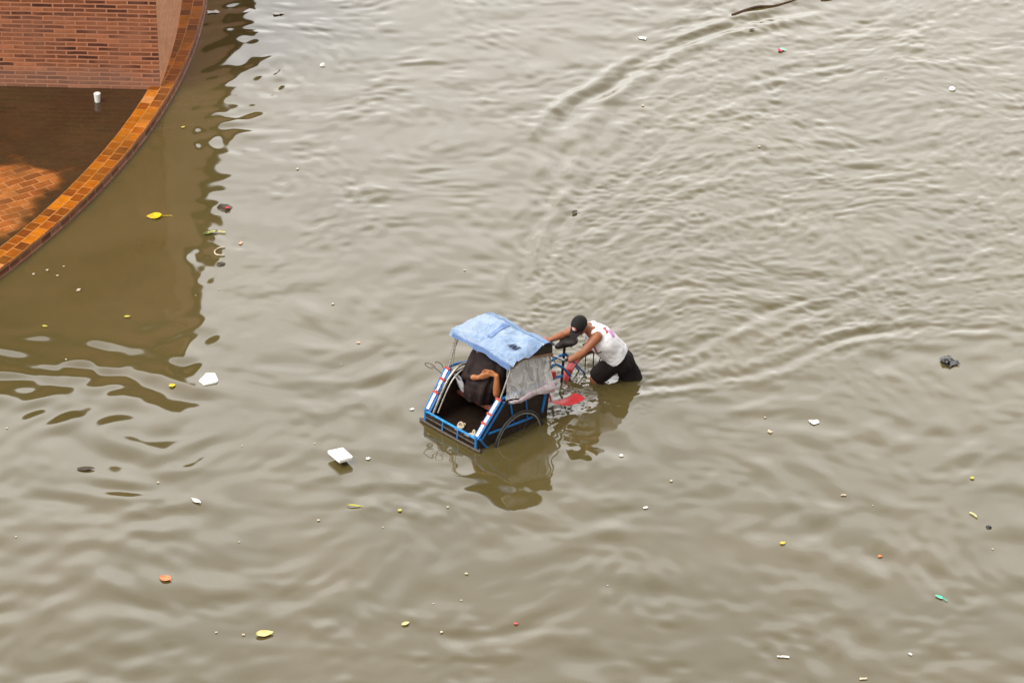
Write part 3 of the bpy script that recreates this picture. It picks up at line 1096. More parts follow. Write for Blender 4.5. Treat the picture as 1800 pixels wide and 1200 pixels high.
def saddle(s, t):
    th = t * 2 * math.pi
    w = .045 + .095 * sm_(s, .25, .8) * (1 - .25 * sm_(s, .9, 1))
    e = math.sin(math.pi * min(1, max(0, .04 + .92 * s))) ** .35
    hgt = .045 + .02 * s
    return Vector((w * e * math.cos(th), 1.66 + .29 * s, .505 + .035 * s * s + hgt * e * math.sin(th) * (.7 if math.sin(th) > 0 else 1.1)))


sd_ = P(MB().sheet(saddle, 22, 20), 'saddle', 'vinyl')
P(MB().tube([(0, 1.80, .44), (0, 1.81, .50)], .016).tube([(-.05, 1.86, .45), (-.05, 1.84, .50)], .012).tube([(.05, 1.86, .45), (.05, 1.84, .50)], .012), 'saddle_spring', 'black', sd_)


def fender(s, t):
    th = rad(168) - s * rad(112)
    c = math.cos(math.pi * (t - .5))
    R = .372 + .016 * c
    return Vector(((t - .5) * .10, 2.17 - R * math.cos(math.pi - th) * 1.0, ROAD_Z + .35 + R * math.sin(th)))


P(MB().sheet(fender, 26, 8, .003), 'rear_fender', 'pink')
P(MB().box((0, 2.30, .315), (.13, .30, .016), None, .005).tube([(.06, 2.22, .31), (.07, 2.20, -.1)], .007).tube([(-.06, 2.22, .31), (-.07, 2.20, -.1)], .007)
  .tube([(.06, 2.42, .31), (.07, 2.22, -.1)], .007), 'carrier_rack', 'black')
P(MB().tube([(.07, 2.46, .33), (.07, 2.36, .02), (.07, 2.2, -.1)], .011, 8), 'rack_stay', 'blue')
P(MB().box((.03, 2.30, .355), (.07, .09, .045), None, .014), 'rack_pad', 'orange_paint')


def flap(s, t):
    a = 1.075 + .45 * s
    w = .03 + .08 * sm_(s, .0, .4)
    z = .225 - .21 * s + .12 * s * s + .012 * math.sin(math.pi * t) - .02 * math.sin(3.14 * s)
    return Vector((.515 + .02 * s + (t - .5) * w * 1.25, a + .05 * (t - .5), z - .03 * (t - .5)))


P(MB().sheet(flap, 22, 8, .004), 'mudflap', 'red')
P(MB().tube([(.45, 1.08, .36), (.48, 1.10, .28), (.51, 1.09, .22)], .010), 'mudflap_bracket', 'red_tape')

# bent wire hoops and a round mirror on the left guard
wire = MB()
c0 = Vector((-.50, .30, .56))
wire.tube([c0 + Vector((.02, .0, -.06)), c0 + Vector((-.05, -.02, -.02)), c0 + Vector((-.10, -.05, .0))], .004, 5, smooth=3)
wire.tube([c0 + Vector((-.10 + .055 * math.cos(x), -.06 + .045 * math.cos(x + 1), .01 + .055 * math.sin(x))) for x in [i * .524 for i in range(10)]], .004, 5, smooth=3)
wire.tube([c0 + Vector((-.06, -.02, .05)), c0 + Vector((-.03, -.03, .085)), c0 + Vector((.02, .0, .06)), c0 + Vector((.03, .02, .0))], .004, 5, smooth=3)
P(wire, 'wire_hoop', 'black')
P(MB().tube([(-.36 + .0 * x, .15 + .045 * math.cos(x), .42 + .045 * math.sin(x)) for x in [i * .3927 for i in range(16)]], .0045, 5, True), 'wire_ring', 'rust')


# ------------------------------------------------------------------ people
def fingers(mb, wrist, palm_end, side, curl, r=.0085, thumb=None, spread=.017, L=.085):
    """palm, four bent fingers and a thumb; side = across the palm, curl = way the fingers bend"""
    w, p = Vector(wrist), Vector(palm_end)
    d = (p - w).normalized()
    side, curl = Vector(side).normalized(), Vector(curl).normalized()
    mb.capsule(w, w + d * .03, .026, .026)
    for k in (-1.2, -.4, .4, 1.2):
        mb.capsule(w + d * .02 + side * k * spread * .7, p + side * k * spread, .016, .014, 10)
    for k, ln in ((-1.5, .86), (-.5, 1.0), (.5, .95), (1.5, .74)):
        b = p + side * k * spread * .92
        q1 = b + (d * .75 + curl * .45).normalized() * L * .45 * ln
        q2 = q1 + (d * .15 + curl * .95).normalized() * L * .33 * ln
        q3 = q2 + (-d * .45 + curl * .6).normalized() * L * .24 * ln
        mb.capsule(b, q1, r * 1.1, r, 8)
        mb.capsule(q1, q2, r, r * .92, 8)
        mb.capsule(q2, q3, r * .92, r * .8, 8)
    tdir = thumb if thumb else -side
    tdir = Vector(tdir).normalized()
    tb = w + d * .03 + tdir * .022
    t1 = tb + (d * .6 + tdir * .6 + curl * .35).normalized() * .036
    t2 = t1 + (d * .7 + curl * .7).normalized() * .030
    mb.capsule(tb, t1, r * 1.45, r * 1.2, 8)
    mb.capsule(t1, t2, r * 1.2, r * .95, 8)


def head(mb, c, up, fw, k=1.0):
    """skull, jaw, nose, ears and brow"""
    c, up, fw = Vector(c), Vector(up).normalized(), Vector(fw).normalized()
    sd = up.cross(fw).normalized()
    fw = sd.cross(up).normalized()
    mb.ell(c + up * .02, (sd * .073 * k, fw * .092 * k, up * .098 * k))
    mb.ell(c - up * .045 + fw * .025, (sd * .056 * k, fw * .062 * k, up * .072 * k))
    mb.ell(c - up * .09 + fw * .055, (sd * .028 * k, fw * .026 * k, up * .022 * k), 2)
    mb.capsule(c + up * .012 + fw * .088, c - up * .028 + fw * .106, .009, .015, 8)
    mb.capsule(c + up * .03 + fw * .083 - sd * .035, c + up * .03 + fw * .083 + sd * .035, .011, .011, 8)
    mb.capsule(c - up * .058 + fw * .083 - sd * .016, c - up * .058 + fw * .083 + sd * .016, .008, .008, 8)
    for s in (-1, 1):
        mb.ell(c + sd * s * .076 - up * .005 - fw * .008, (sd * .011, fw * .020, up * .032), 2)
    return sd, fw, up


def foot(mb, ankle, fwd):
    a, f = Vector(ankle), Vector(fwd).normalized()
    heel = Vector((a.x, a.y, ROAD_Z + .035)) - f * .05
    mb.capsule(a, heel, .042, .035)
    mb.capsule(heel, heel + f * .17 - Vector((0, 0, .008)), .036, .028)
    mb.capsule(heel + f * .15, heel + f * .22 - Vector((0, 0, .012)), .030, .020)


# --- the man pushing
DB = Vector((1.2, -.86, ROAD_Z))
man = empty('person', DB)
tag(man, 'man in a black cap and white sleeveless jersey, bent over pushing the trishaw', 'person')
V = Vector
pel, wai, che, nkb = V((1.245, -.87, .27)), V((1.175, -.885, .42)), V((1.065, -.92, .585)), V((.955, -.955, .735))
sn, sf = V((1.045, -1.075, .705)), V((.905, -.800, .70))
en, wn = V((.845, -1.215, .565)), V((.665, -1.335, .515))
ef, wf = V((.645, -.815, .585)), V((.435, -.905, .54))
kn, an = V((1.00, -.90, .035)), V((1.12, -.90, -.37))
kf, af = V((1.40, -.83, -.07)), V((1.60, -.72, -.375))
hn, hf = V((1.19, -.95, .255)), V((1.295, -.80, .255))
hc = V((.845, -1.055, .838))
SH = V((-.062, -.035, 0))
pel, wai, che, nkb, sn, sf, kn, an, kf, af, hn, hf, hc = [q + SH * k for q, k in ((pel, .1), (wai, .25), (che, .7), (nkb, 1), (sn, 1), (sf, 1), (kn, .7), (an, .7), (kf, .25), (af, .25), (hn, .4), (hf, .15), (hc, 1))]
en, ef = en + SH * .4, ef + SH * .4
gN, gF = trp(.316, 1.58, .50), trp(-.20, 1.66, .512)
latn = (sf - sn).normalized()
b_ = MB()
tdir = (nkb - pel).normalized()
for p, q, r0, r1 in ((pel, wai, .125, .115), (wai, che, .115, .135), (che, (sn + sf) / 2, .135, .09)):
    for k in (-.055, .055):
        b_.capsule(p + latn * k, q + latn * k, r0 * .92, r1 * .92)
b_.capsule(sn, sf, .062, .062)
b_.capsule((sn + sf) / 2, hc + V((.03, .03, -.03)), .062, .052)
for s_, e_, w_ in ((sn, en, wn), (sf, ef, wf)):
    b_.capsule(s_, s_ + (e_ - s_) * .35, .064, .056)
    b_.capsule(s_ + (e_ - s_) * .35, e_, .056, .041)
    b_.capsule(e_, e_ + (w_ - e_) * .3, .042, .045)
    b_.capsule(e_ + (w_ - e_) * .3, w_, .045, .028)
for h_, k_, a_ in ((hn, kn, an), (hf, kf, af)):
    b_.capsule(h_, k_, .085, .056)
    b_.capsule(k_, k_ + (a_ - k_) * .35, .055, .056)
    b_.capsule(k_ + (a_ - k_) * .35, a_, .056, .036)
    foot(b_, a_, (-.8, -.55, 0))
# hands close round the bar: knuckles above it, fingers curl down the far side
dN, dF = (gN - wn).normalized(), (gF - wf).normalized()
fingers(b_, wn, gN + V((.005, .01, .030)), TR_A, V((-.3, -.25, -.9)), thumb=TR_U * -1)
fingers(b_, wf, gF + V((.005, .005, .030)), TR_A, V((-.3, -.2, -.9)), thumb=TR_U)
hfw, hup = V((-.50, -.60, -.62)), V((-.40, -.48, .78))
hs_, hf_, hu_ = head(b_, hc, hup, hfw)
remeshed(b_, 'body', M['skin'], man, .0065, 3, DB)
for s in (-1, 1):
    e = man
    MB().ell(hc + hf_ * .083 + hs_ * s * .032 + hu_ * .008 - DB, (hs_ * .012, hf_ * .008, hu_ * .006), 2).build('eye', M['hair'], man)
MB().ell(hc - hf_ * .018 + hu_ * .012 - DB, (hs_ * .080, hf_ * .088, hu_ * .080), 3).build('hair', M['hair'], man)

# sleeveless jersey
t_ = MB()
for p, q, r0, r1 in ((pel + tdir * .03, wai, .156, .153), (wai, che, .153, .158), (che, che * .35 + (sn + sf) * .325, .158, .122)):
    for k in (-.058, .058):
        t_.capsule(p + latn * k, q + latn * k, r0 * .99, r1 * .99)
fwd_body = latn.cross(tdir).normalized()
for s_ in (sn, sf):
    o_ = (s_ - (sn + sf) / 2) * .66 + (sn + sf) / 2
    t_.capsule(o_ + tdir * .012, che + (s_ - (sn + sf) / 2) * .3, .064, .10)
# cloth hanging loose below the chest
dn_ = V((-.55, -.25, -.8))
t_.capsule(che + dn_ * .045, wai + dn_ * .055, .120, .125)
jer = remeshed(t_, 'jersey', M['tank'], man, .0065, 6, DB)
cut(jer, pel + tdir * .085 - DB, -tdir + V((.10, .0, 0)))
for v, n_ in [(v, v.normal.copy()) for v in jer.data.vertices]:                       # soft folds
    p = v.co
    q = mnoise.noise(p * 8) * .012 + abs(mnoise.noise(V((p.x * 9 + p.z * 6, p.y * 9, p.z * 14 - p.x * 6)))) * .009 - .002
    v.co = p + n_ * q
for k_ in ('print_red', 'print_pink', 'ink'):
    jer.data.materials.append(M[k_])


def near_line(p, a, b):
    t = max(0, min(1, (p - a).dot(b - a) / (b - a).length_squared))
    return (p - a - (b - a) * t).length


def lift(px, py, z):
    return at(px, py, z) - DB


# marks on the back: a red figure, a pink patch; red piping and a dark tick by the near armhole
L1 = [(lift(1061, 577.5, .68), lift(1064, 576, .68)), (lift(1064, 576, .68), lift(1064, 580, .67)), (lift(1064, 580, .67), lift(1068, 582, .67)), (lift(1068, 582, .67), lift(1066.5, 585.5, .66))]
vdir = (CAM - DB).normalized()


def perp(p, q):
    d = p - q
    return (d - vdir * d.dot(vdir)).length


for f in jer.data.polygons:
    c = f.center
    if f.normal.dot(vdir) < .05:
        continue
    for a, b in L1:
        for i in range(5):
            if perp(c, a + (b - a) * i / 4) < .010:
                f.material_index = 1
    for i in range(6):
        if perp(c, lift(1073 + i * 1.1, 582 + i * 1.9, .62)) < .022 - .001 * i:
            f.material_index = 2
    for i in range(9):
        if perp(c, lift(1043.5 + i * .7, 607 + i * 1.6, .52)) < .011:
            f.material_index = 1
    for i in range(6):
        if perp(c, lift(1051 + i * 1.2, 621 - i * .55, .50)) < .007:
            f.material_index = 3

# shorts, wet at the hems
s_ = MB()
for k in (-.055, .055):
    s_.capsule(pel + latn * k - tdir * .02, pel + tdir * .10 + latn * k, .140, .125)
s_.capsule(hn, hn + (kn - hn) * .82 + V((.02, .0, .03)), .118, .108)
s_.capsule(hf, kf + V((-.01, 0, .03)), .115, .110)
s_.capsule(hf + V((.05, .0, 0)), kf + V((.085, -.02, .045)), .08, .07)
sh = remeshed(s_, 'shorts', M['shorts'], man, .0075, 5, DB)
for v, n_ in [(v, v.normal.copy()) for v in sh.data.vertices]:
    p = v.co
    v.co = p + n_ * (mnoise.noise(V((p.x * 12, p.y * 12, p.z * 5))) * .014)

# cap
cp = MB()
cc = hc + hu_ * .028 - hf_ * .004


def capf(s, t):
    th, ph = t * 2 * math.pi, s * rad(96)
    r = .100
    return cc - DB + (hs_ * math.cos(th) * .92 + hf_ * math.sin(th) * 1.10) * r * math.sin(ph) + hu_ * (r * 1.08 * math.cos(ph))


cp.sheet(capf, 12, 28)


def brimf(s, t):
    th = rad(22) + t * rad(136)
    k = math.sin((th - rad(22)) / rad(136) * math.pi) ** .6
    r = .100 + .085 * s * k
    base = cc - DB + (hs_ * math.cos(th) * .92 * .100 + hf_ * math.sin(th) * 1.10 * r)
    return base - hu_ * (.006 + .018 * s - .016 * (math.cos(th)) ** 2)


cp.sheet(brimf, 6, 18, .004)
cp.ell(cc - DB + hu_ * .108, (hs_ * .009, hf_ * .009, hu_ * .006), 2)
cap = cp.build('cap', M['cap'], man)
cap.data.materials.append(M['print_red'])
cap.data.materials.append(M['white_tape'])
cb = cc - DB + hf_ * .085 - hs_ * .0 + hu_ * .055
for f in cap.data.polygons:
    d = f.center - (cc - DB)
    if abs(d.dot(hu_) - .050) < .022 and d.dot(hf_) > .06:
        x = d.dot(hs_)
        if abs(x) < .03:
            f.material_index = 2 if abs(x) < .012 else 1

# --- the passenger under the hood
PB = trp(-.1, .62, 0)
pas = empty('person', PB)
tag(pas, 'passenger in dark clothing seated under the trishaw hood with forearms raised', 'person')


def tl(u, a, z):
    return trp(u, a, z)


b_ = MB()
ppel, pche, pnk = tl(-.10, .74, .33), tl(-.08, .68, .58), tl(-.06, .66, .74)
psn, psf = tl(.13, .68, .70), tl(-.28, .66, .70)
phc = tl(-.10, .74, .865)
for k in (-.05, .05):
    b_.capsule(ppel + TR_U * k, pche + TR_U * k, .11, .115)
b_.capsule(pche, pnk, .11, .06)
b_.capsule(psn, psf, .055, .055)
b_.capsule(pnk, phc, .052, .05)
pen, pwn = tl(.205, .52, .43), tl(.20, .53, .665)
pef, pwf = tl(-.25, .46, .48), tl(.00, .42, .60)
for s_, e_, w_ in ((psn, pen, pwn), (psf, pef, pwf)):
    b_.capsule(s_, e_, .048, .040)
    b_.capsule(e_, e_ + (w_ - e_) * .3, .042, .044)
    b_.capsule(e_ + (w_ - e_) * .3, w_, .044, .028)
fingers(b_, pwn, tl(.10, .50, .675), V((0, 0, 1)), TR_A * -.5 - TR_U * .6, .010, V((0, 0, 1)), .019)
fingers(b_, pwf, tl(.07, .45, .635), V((0, 0, 1)), TR_A * .8 + TR_U * .3, .009, V((0, 0, 1)))
pkn, pan = tl(.02, .51, .45), tl(.01, .56, .335)
pkf, paf = tl(-.20, .52, .45), tl(-.16, .56, .335)
for h_, k_, a_ in ((tl(.0, .76, .33), pkn, pan), (tl(-.2, .76, .33), pkf, paf)):
    b_.capsule(h_, k_, .075, .055)
    b_.capsule(k_, a_, .052, .034)
    hl = a_ - V((0, 0, .025))
    b_.capsule(hl, hl - TR_A * .05, .030, .024)
ph = head(b_, phc, V((0, 0, 1)) - TR_A * .3, -TR_A - V((0, 0, .3)))
remeshed(b_, 'body', M['skin_warm'], pas, .0065, 3, PB)
MB().ell(phc + ph[2] * .035 - ph[1] * .02 - PB, (ph[0] * .083, ph[1] * .098, ph[2] * .085)).build('hair', M['hair'], pas)
# long dark coat and trousers
c_ = MB()
# the coat hangs over the drawn-up knees in long folds: rings from the collar down to the seat
rings = []
for z_, a_, ru, ra, fo in ((.80, .70, .085, .075, .0), (.765, .69, .15, .09, .01), (.73, .675, .215, .105, .02), (.66, .655, .235, .125, .035), (.58, .635, .235, .155, .05),
                           (.50, .60, .235, .205, .06), (.42, .585, .235, .225, .075), (.34, .58, .232, .228, .09), (.268, .585, .228, .225, .10)):
    rg = []
    for k in range(48):
        th = 2 * math.pi * k / 48
        m_ = 1 + fo * (math.sin(7 * th + 3 * z_) + .6 * math.sin(12 * th + 1.3 - 4 * z_))
        rg.append(c_.bm.verts.new(tl(-.085 + ru * m_ * math.cos(th), a_ + ra * m_ * math.sin(th), z_)))
    rings.append(rg)
for r0_, r1_ in zip(rings[:-1], rings[1:]):
    for k in range(48):
        c_.bm.faces.new((r0_[k], r0_[(k + 1) % 48], r1_[(k + 1) % 48], r1_[k]))
c_.bm.faces.new(rings[0])
c_.bm.faces.new(rings[-1][::-1])
c_.capsule(psf, pef, .066, .058)
c_.capsule(pef, pef + (pwf - pef) * .55, .054, .044)
c_.capsule(psn, psn + (pen - psn) * .80, .064, .054)
c_.capsule(pche, pnk + (phc - pnk) * .45, .11, .09)
coat = remeshed(c_, 'coat', M['coat'], pas, .007, 3, PB)
for v, n_ in [(v, v.normal.copy()) for v in coat.data.vertices]:
    p = v.co
    v.co = p + n_ * (mnoise.noise(V((p.x * 14, p.y * 14, p.z * 5))) * .006 + abs(mnoise.noise(V((p.x * 17 + 3, p.y * 17, p.z * 3.5)))) * .006 - .002)
for s in (-1, 1):
    MB().ell(phc + ph[1] * .084 + ph[0] * s * .032 + ph[2] * .006 - PB, (ph[0] * .012, ph[1] * .008, ph[2] * .006), 2).build('eye', M['hair'], pas)
# a pair of sandals left on the floor of the cab
for u_, aa_, rz_, lb in ((-.02, .155, .3, 'left one of two cream sandals on the wet trishaw floor'), (.19, .145, -.5, 'right one of two cream sandals on the wet trishaw floor, by the taped rail')):
    q = Vector((0, 0, 0))
    so_ = MB().ell((0, 0, .010), (V((.042, 0, 0)), V((0, .115, 0)), V((0, 0, .012))), 3).tube([(.040, .02, .014), (.02, .03, .055), (-.02, .03, .055), (-.040, .02, .014)], .010, 6, smooth=4).build('sandal', M['cream'])
    so_.location = trp(u_, aa_, .030)
    so_.rotation_euler = (0, 0, tri.rotation_euler.z + rz_)
    tag(so_, lb, 'sandal', 'sandals on the trishaw floor')


# white carrier bag hanging inside the left rail
def bag(s, t):
    th = t * 2 * math.pi
    w_ = .085 * (.55 + .6 * math.sin(math.pi * (.25 + .6 * s)))
    r_ = 1 + .22 * mnoise.noise((math.cos(th) * 1.7, math.sin(th) * 1.7, s * 3))
    return V((w_ * math.cos(th) * r_, .022 * math.sin(th) * r_ + .06 * (s - .5), (.5 - s) * .22 * (1 + .1 * math.cos(th))))


bo = MB().sheet(bag, 16, 24).build('carrier_bag', M['white_bag'])
bo.location = tl(-.275, .40, .42)
bo.rotation_euler = (.1, .25, tri.rotation_euler.z - .2)
tag(bo, 'crumpled white bag hanging inside the trishaw beside the seated passenger', 'bag')

# ------------------------------------------------------------------ things afloat
def put(o, px, py, z=.006, rz=None, label='', cat='litter', group=None, tilt=0):
    p = at(px, py, z)
    i, j = int(np.searchsorted(gx, p.x)), int(np.searchsorted(gy, p.y))
    o.location = (p.x, p.y, z + float(H[i, j]) - .004)
    o.rotation_euler = (tilt, tilt * .6, random.uniform(0, 6.28) if rz is None else rz)
    return tag(o, label, cat, group)


def leaf(name, mat, L, W, bend=.1, stem=.3, seed=0):
    r = random.Random(seed)
    mb = MB()
    kx = r.uniform(-.15, .15)

    def f(s, t):
        w_ = W * .5 * math.sin(math.pi * s ** .8) ** .8
        return V((L * (s - .5), (t - .5) * 2 * w_ + kx * L * (s - .5) ** 2 * 2, .012 + bend * L * (abs(t - .5) ** 1.5) + .025 * L * math.sin(5 * s + seed)))
    mb.sheet(f, 14, 6, .0025)
    if stem:
        mb.tube([(-L * .5, 0, .012), (-L * (.5 + stem * .5), .02 * L, .010), (-L * (.5 + stem), .07 * L, .008)], .0045, 5)
    return mb.build(name, M[mat])


def slab(name, mat, pts, h, seed=0):
    r = random.Random(seed)
    mb = MB().prism([V((x, y, 0)) for x, y in pts], (0, 0, 1), -.02, h, min(.006, h * .3))
    o = mb.build(name, M[mat])
    return o


def scrap(name, mat, L, W, seed=0, mat2=None):
    """crumpled bit of plastic or paper"""
    def f(s, t):
        x, y = .86 * L * (s - .5), .86 * W * (t - .5)
        j = .30 * W
        return V((x + j * mnoise.noise((s * 3, t * 3, seed + .5)), y + j * mnoise.noise((s * 3, t * 3, seed + 7.5)), .007 + min(.28 * W, .022) * abs(mnoise.noise((s * 4, t * 4, seed + 3.3)))))
    o = MB().sheet(f, 8, 6, .002).build(name, M[mat])
    if mat2:
        o.data.materials.append(M[mat2])
        for p in o.data.polygons:
            if p.center.x > 0:
                p.material_index = 1
    return o


def lump(name, mat, a, b, c, seed=0, rough=.35):
    mb = MB()
    bmesh.ops.create_icosphere(mb.bm, subdivisions=3, radius=1)
    for v in mb.bm.verts:
        k = 1 + rough * mnoise.noise(v.co * 1.7 + V((seed, 0, 0)))
        v.co = V((v.co.x * a * k, v.co.y * b * k, v.co.z * c * k))
    return mb.build(name, M[mat])


# foam boards
w1 = [at(*p, .02) for p in ((349, 668), (354, 664), (362, 655), (378, 655), (384, 667), (381, 671), (359, 676))]
c1 = sum(w1, V()) / len(w1)
o = slab('foam_piece', 'white', [(p.x - c1.x, p.y - c1.y) for p in w1][::-1], .022)
o.location = (c1.x, c1.y, .0)
tag(o, 'broken irregular white foam piece floating near the edge of the building reflection', 'foam')
w1 = [at(*p, .09) for p in ((575.5, 792), (603, 785), (620, 801.5), (619, 804), (596.5, 811))]
c1 = sum(w1, V()) / len(w1)
o = slab('foam_sheet', 'white', [(p.x - c1.x, p.y - c1.y) for p in w1][::-1], .02)
o.location = (c1.x, c1.y, .075)
o.rotation_euler = (rad(-3), rad(2), 0)
tag(o, 'clean four-sided white foam sheet floating left of the trishaw front', 'foam')
# its crumbling underside keeps the sheet riding above the water
for_sheet = MB().prism([(p.x - c1.x, p.y - c1.y, 0) for p in [c1 + (q - c1) * .42 for q in w1][::-1]], (0, 0, 1), -.10, -.019)
for_sheet.build('underside', M['brown'], o, smooth=False)

put(leaf('leaf', 'yellow', .19, .155, .15, .7, 1), 271, 381, rz=3.3 + 0, label='large bright yellow leaf with a long stalk floating beside the terrace kerb', cat='leaf')
put(lump('float_ball', 'dark_leaf', .085, .10, .03, 2, .3), 395, 365, label='dark rounded husk with a red bit on top, floating right of the building reflection', cat='husk', rz=.6)
put(scrap('wrapper_scrap', 'red', .07, .04, 4), 399.5, 365.5, .028, .2, 'small red scrap lying on the dark rounded husk', 'litter')
put(leaf('leaf', 'green', .19, .07, .2, 0, 3), 370, 409.5, rz=.45, label='dark green leaf floating beside a pale thin stalk', cat='leaf')
o = MB().tube([(-.12, 0, .012), (-.02, .015, .016), (.10, -.02, .012)], .008, 6, smooth=3).build('grass_stalk', M['pale_yellow'])
put(o, 382, 408.5, rz=.1, label='pale thin stalk floating against the dark green leaf', cat='stalk')
o = MB().tube([(.07, .16, .01), (.0, .13, .014), (-.05, .05, .012), (-.02, -.04, .012), (.08, -.05, .01)], .009, 6, smooth=4).build('string', M['cream'])
put(o, 384, 446, rz=0, label='curled cream string floating above a small dark clod', cat='string')
put(lump('clod', 'dark_leaf', .05, .06, .018, 5), 388, 464, label='small dark clod floating below the curled cream string', cat='clod')
put(leaf('leaf', 'yellow', .08, .07, .1, 0, 6), 303, 678.5, label='small bright orange-yellow leaf at the tip of a dark reflection left of the broken foam', cat='leaf', rz=.4)
put(leaf('leaf', 'orange', .145, .11, .12, .1, 7), 290, 1017, label='orange leaf floating in the lower left of the flood', cat='leaf', rz=2.6)
put(leaf('leaf', 'pale_yellow', .185, .115, .2, 0, 8), 465, 1114, label='large pale yellow leaf floating near the bottom left', cat='leaf', rz=.25)
put(leaf('feather', 'white', .13, .06, .1, .2, 9), 346, 881.5, label='thin white feather floating left of and below the foam sheet', cat='feather', rz=-.75)
put(leaf('leaf', 'dark_leaf', .20, .085, .05, 0, 10), 151, 824, label='dark brown oval leaf floating alone on the left', cat='leaf', rz=.0)
put(leaf('leaf', 'lime', .16, .030, .1, .2, 11), 622, 889, label='slender lime green leaf floating below the foam sheet', cat='leaf', rz=3.0)
put(leaf('leaf', 'lime', .05, .05, .1, 0, 12), 703, 897, label='tiny round lime leaf right of the slender lime green leaf', cat='leaf')
put(scrap('paper_scrap', 'white', .10, .10, 13), 1430, 741, label='largest white paper scrap floating right of the wake below the man', cat='litter', rz=.3)
put(scrap('paper_scrap', 'cream', .06, .06, 14), 1353, 759, label='small cream paper scrap just left of the largest white scrap', cat='litter')
put(scrap('paper_scrap', 'white', .13, .08, 15), 1130, 68, label='white paper scrap floating by the long wave crest near the top', cat='litter', rz=-.2)
put(lump('bottle_cap', 'white', .045, .05, .03, 16, .15), 1674, 156, .012, label='small white cap floating at the upper right', cat='cap', rz=.2)
put(scrap('wrapper', 'magenta', .12, .08, 17, 'mint'), 1374, 88, .012, .5, 'magenta and mint green wrapper floating near the top', 'wrapper')
put(lump('pebble_of_foam', 'white', .04, .04, .03, 18), 567, 115, label='small white foam ball floating in the upper left open water', cat='foam')
o = scrap('paper_scrap', 'white', .17, .07, 19)  # white sheet modelled in place of a glint on the water
put(o, 490, 24, label='white strip standing in for a glint on the water at the top, right of the building reflection', cat='litter', rz=.1)
put(scrap('plastic_bag', 'black_bag', .20, .26, 20), 1668, 636, .012, .4, 'crumpled black plastic bag floating at the right', 'bag')
put(lump('lump', 'black_bag', .055, .06, .035, 21), 1663, 634, .03, label='small black lump sitting on the crumpled black plastic bag', cat='litter')
put(leaf('spoon', 'teal', .10, .045, .05, .6, 22), 1651, 1049, label='teal plastic spoon floating at the lower right', cat='spoon', rz=2.45)
o = MB().tube([(-.06, 0, .012), (0, .008, .016), (.06, 0, .012)], .0075, 6).build('straw', M['pale_yellow'])
put(o, 1711, 905, label='short pale yellow straw floating at the right', cat='straw', rz=-.95)
put(leaf('leaf', 'lime', .05, .05, .1, 0, 23), 1709, 840, label='tiny lime leaf floating above the pale yellow straw', cat='leaf')
put(scrap('peel', 'orange', .045, .04, 24), 1547, 976, label='tiny orange peel floating left of the pale yellow straw', cat='peel')
put(scrap('paper_scrap', 'cream', .065, .035, 25), 1483, 870, label='cream scrap floating below the largest white scrap', cat='litter', rz=-.2)
put(lump('clod', 'black_bag', .03, .035, .022, 26), 1738, 926, label='small black clod floating below the pale yellow straw', cat='clod')
put(leaf('leaf', 'yellow', .06, .05, .1, 0, 27), 1376, 955, label='tiny yellow leaf floating in the lower right left of the orange peel', cat='leaf')
put(scrap('wrapper', 'pink', .05, .055, 28), 907, 1096, label='small red wrapper floating at the bottom centre', cat='wrapper')
put(scrap('paper_scrap', 'white', .05, .035, 29), 1135, 892, label='small white scrap floating below the man reflection', cat='litter')
put(scrap('paper_scrap', 'white', .055, .05, 30), 1092, 800, label='small white scrap floating just below the man reflection', cat='litter')
put(scrap('wrapper', 'peach', .05, .04, 31), 630, 602, label='tiny peach wrapper floating left of the tarpaulin hood', cat='wrapper')
put(scrap('paper_scrap', 'white', .14, .03, 32), 1377, 1154, label='thin white paper strip floating at the bottom right', cat='litter', rz=-.1)
put(scrap('paper_scrap', 'white', .055, .03, 33), 1600, 1149, label='tiny white scrap floating right of the thin white paper strip', cat='litter')
put(scrap('paper_scrap', 'cream', .09, .03, 34), 1518, 1192, label='cream sliver floating at the very bottom right', cat='litter', rz=.05)
o = MB().tube([(-.50, -.23, .012), (-.30, -.08, .022), (-.12, .02, .028), (.10, .06, .02), (.35, .22, .018), (.62, .42, .014)], [.022, .012], 7, smooth=4).build('stick', M['brown'])
put(o, 1348, 16, -.010, label='long crooked brown stick floating at the top edge', cat='stick', rz=.0)
o = MB().tube([(-.10, -.03, .012), (.05, .0, .018), (.30, .12, .014)], .016, 6, smooth=3).build('stick', M['brown'])
put(o, 1455, 0, -.010, label='short dark stick floating right of the long crooked stick', cat='stick', rz=0)
put(leaf('leaf', 'dark_leaf', .085, .04, .05, 0, 35), 1322, 53.5, label='small dark leaf floating below the long crooked stick', cat='leaf', rz=.1)
put(leaf('leaf', 'dark_leaf', .10, .05, .2, 0, 36), 1010, 374, label='small curled dark leaf floating on a wave behind the trishaw', cat='leaf', rz=.9)
put(leaf('leaf', 'lime', .075, .045, .1, 0, 37), 224, 557, label='small olive yellow leaf floating inside the building reflection', cat='leaf', rz=.1)
put(leaf('leaf', 'lime', .065, .035, .1, 0, 38), 79, 574, label='small yellow leaf floating at the left inside the building reflection', cat='leaf', rz=-.2)
put(leaf('leaf', 'lime', .055, .04, .1, 0, 39), 322, 224, label='tiny yellow leaf floating beside the kerb where it bends', cat='leaf')
put(scrap('paper_scrap', 'cream', .075, .05, 40), 138, 510, label='pale curled scrap floating left inside the building reflection', cat='litter')
put(scrap('paper_scrap', 'peach', .06, .045, 41), 423, 427, label='small peach scrap right of the curled cream string', cat='litter')
put(leaf('leaf', 'pale_yellow', .09, .05, .15, 0, 42), 713, 1096, label='small pale leaf floating left of the red wrapper at the bottom', cat='leaf', rz=.5)
put(scrap('paper_scrap', 'white', .06, .045, 43), 647, 806, label='small white scrap floating just right of the foam sheet', cat='litter')
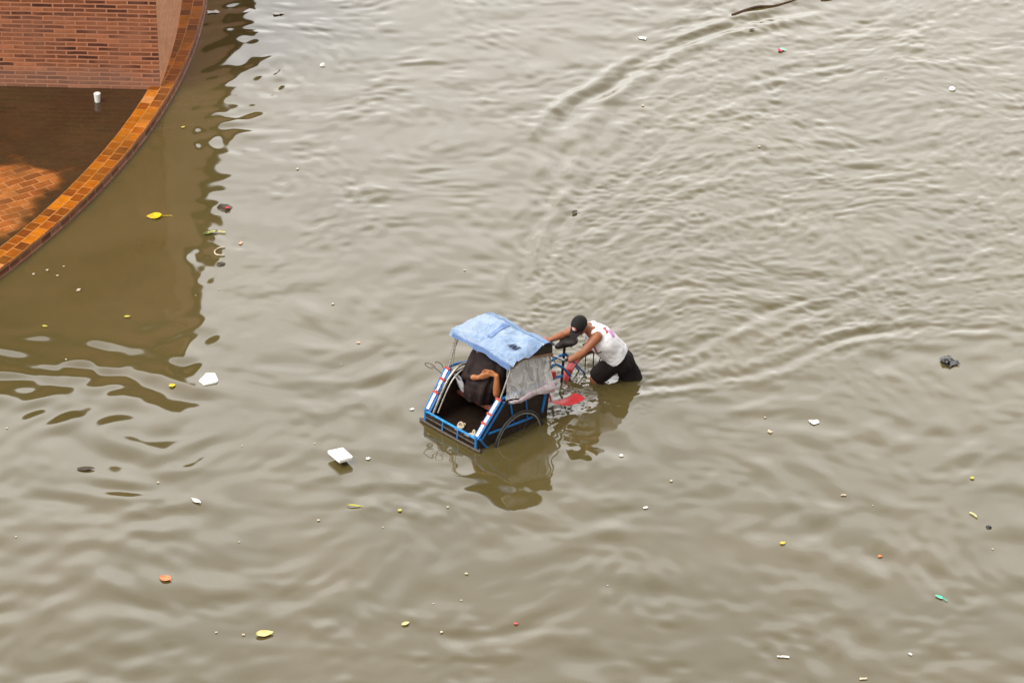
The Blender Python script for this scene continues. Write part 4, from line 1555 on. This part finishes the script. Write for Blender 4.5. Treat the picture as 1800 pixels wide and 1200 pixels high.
put(scrap('paper_scrap', 'white', .05, .04, 44), 724, 719, label='small white scrap floating left of the trishaw front corner', cat='litter')
o = scrap('paper_scrap', 'white', .19, .10, 45)
put(o, 375, 22, label='pale paper scrap floating against the kerb at the top', cat='litter', rz=0)
put(scrap('paper_scrap', 'white', .075, .05, 46), 54, 439, label='white scrap lodged against the kerb at the left edge', cat='litter', rz=-.6)
# scattered specks, alike at this size
SPECK = 'tiny pale speck of litter floating on the flood water'
spk = None
r_ = random.Random(5)
for (px, py) in ((101, 485), (59, 482), (83, 475), (112, 468), (278, 847), (426, 783), (420, 952), (380, 1111), (811, 1054), (776, 1110), (673, 926), (553, 779), (762, 1060), (820, 1008),
                 (1557, 137), (1335, 258), (1130, 186), (817, 475), (585, 534), (523, 297), (1745, 964), (1068, 1028), (1534, 888),
                 (1345, 733), (428, 1115), (28, 943), (12, 752), (116, 632), (385, 508), (600, 640), (1180, 845), (560, 914), (787, 891), (344, 519)):
    if spk is None:
        spk = scrap('litter_speck', 'cream', .030, .022, 50)
        o = spk
    else:
        o = spk.copy()
        COL.objects.link(o)
    put(o, px, py, .006, r_.uniform(0, 6), SPECK, 'litter', 'specks of litter on the water')
    o.scale = [r_.uniform(.55, 1.3)] * 3

# cup on the terrace by the wall
c_ = MB()


def cupf(s, t):
    th = t * 2 * math.pi
    r0 = .038 + .012 * s
    return V((r0 * math.cos(th), r0 * math.sin(th), .15 * s))


c_.sheet(cupf, 8, 22, .003)
c_.tube([(.050 * math.cos(x), .050 * math.sin(x), .15) for x in [i * .2856 for i in range(22)]], .004, 6, True)
c_.ell((0, 0, .004), (V((.038, 0, 0)), V((0, .038, 0)), V((0, 0, .004))), 2)
c_.ell((0, 0, .145), (V((.048, 0, 0)), V((0, .048, 0)), V((0, 0, .012))), 2)
o = c_.build('cup', M['white'])
p = at(171.5, 180, PUD - .01)
o.location = (p.x, p.y, PUD - .012)
o.scale = (.85, .85, .88)
tag(o, 'white paper cup standing on the wet terrace at the foot of the brick wall', 'cup')

COL.objects.link(wo)
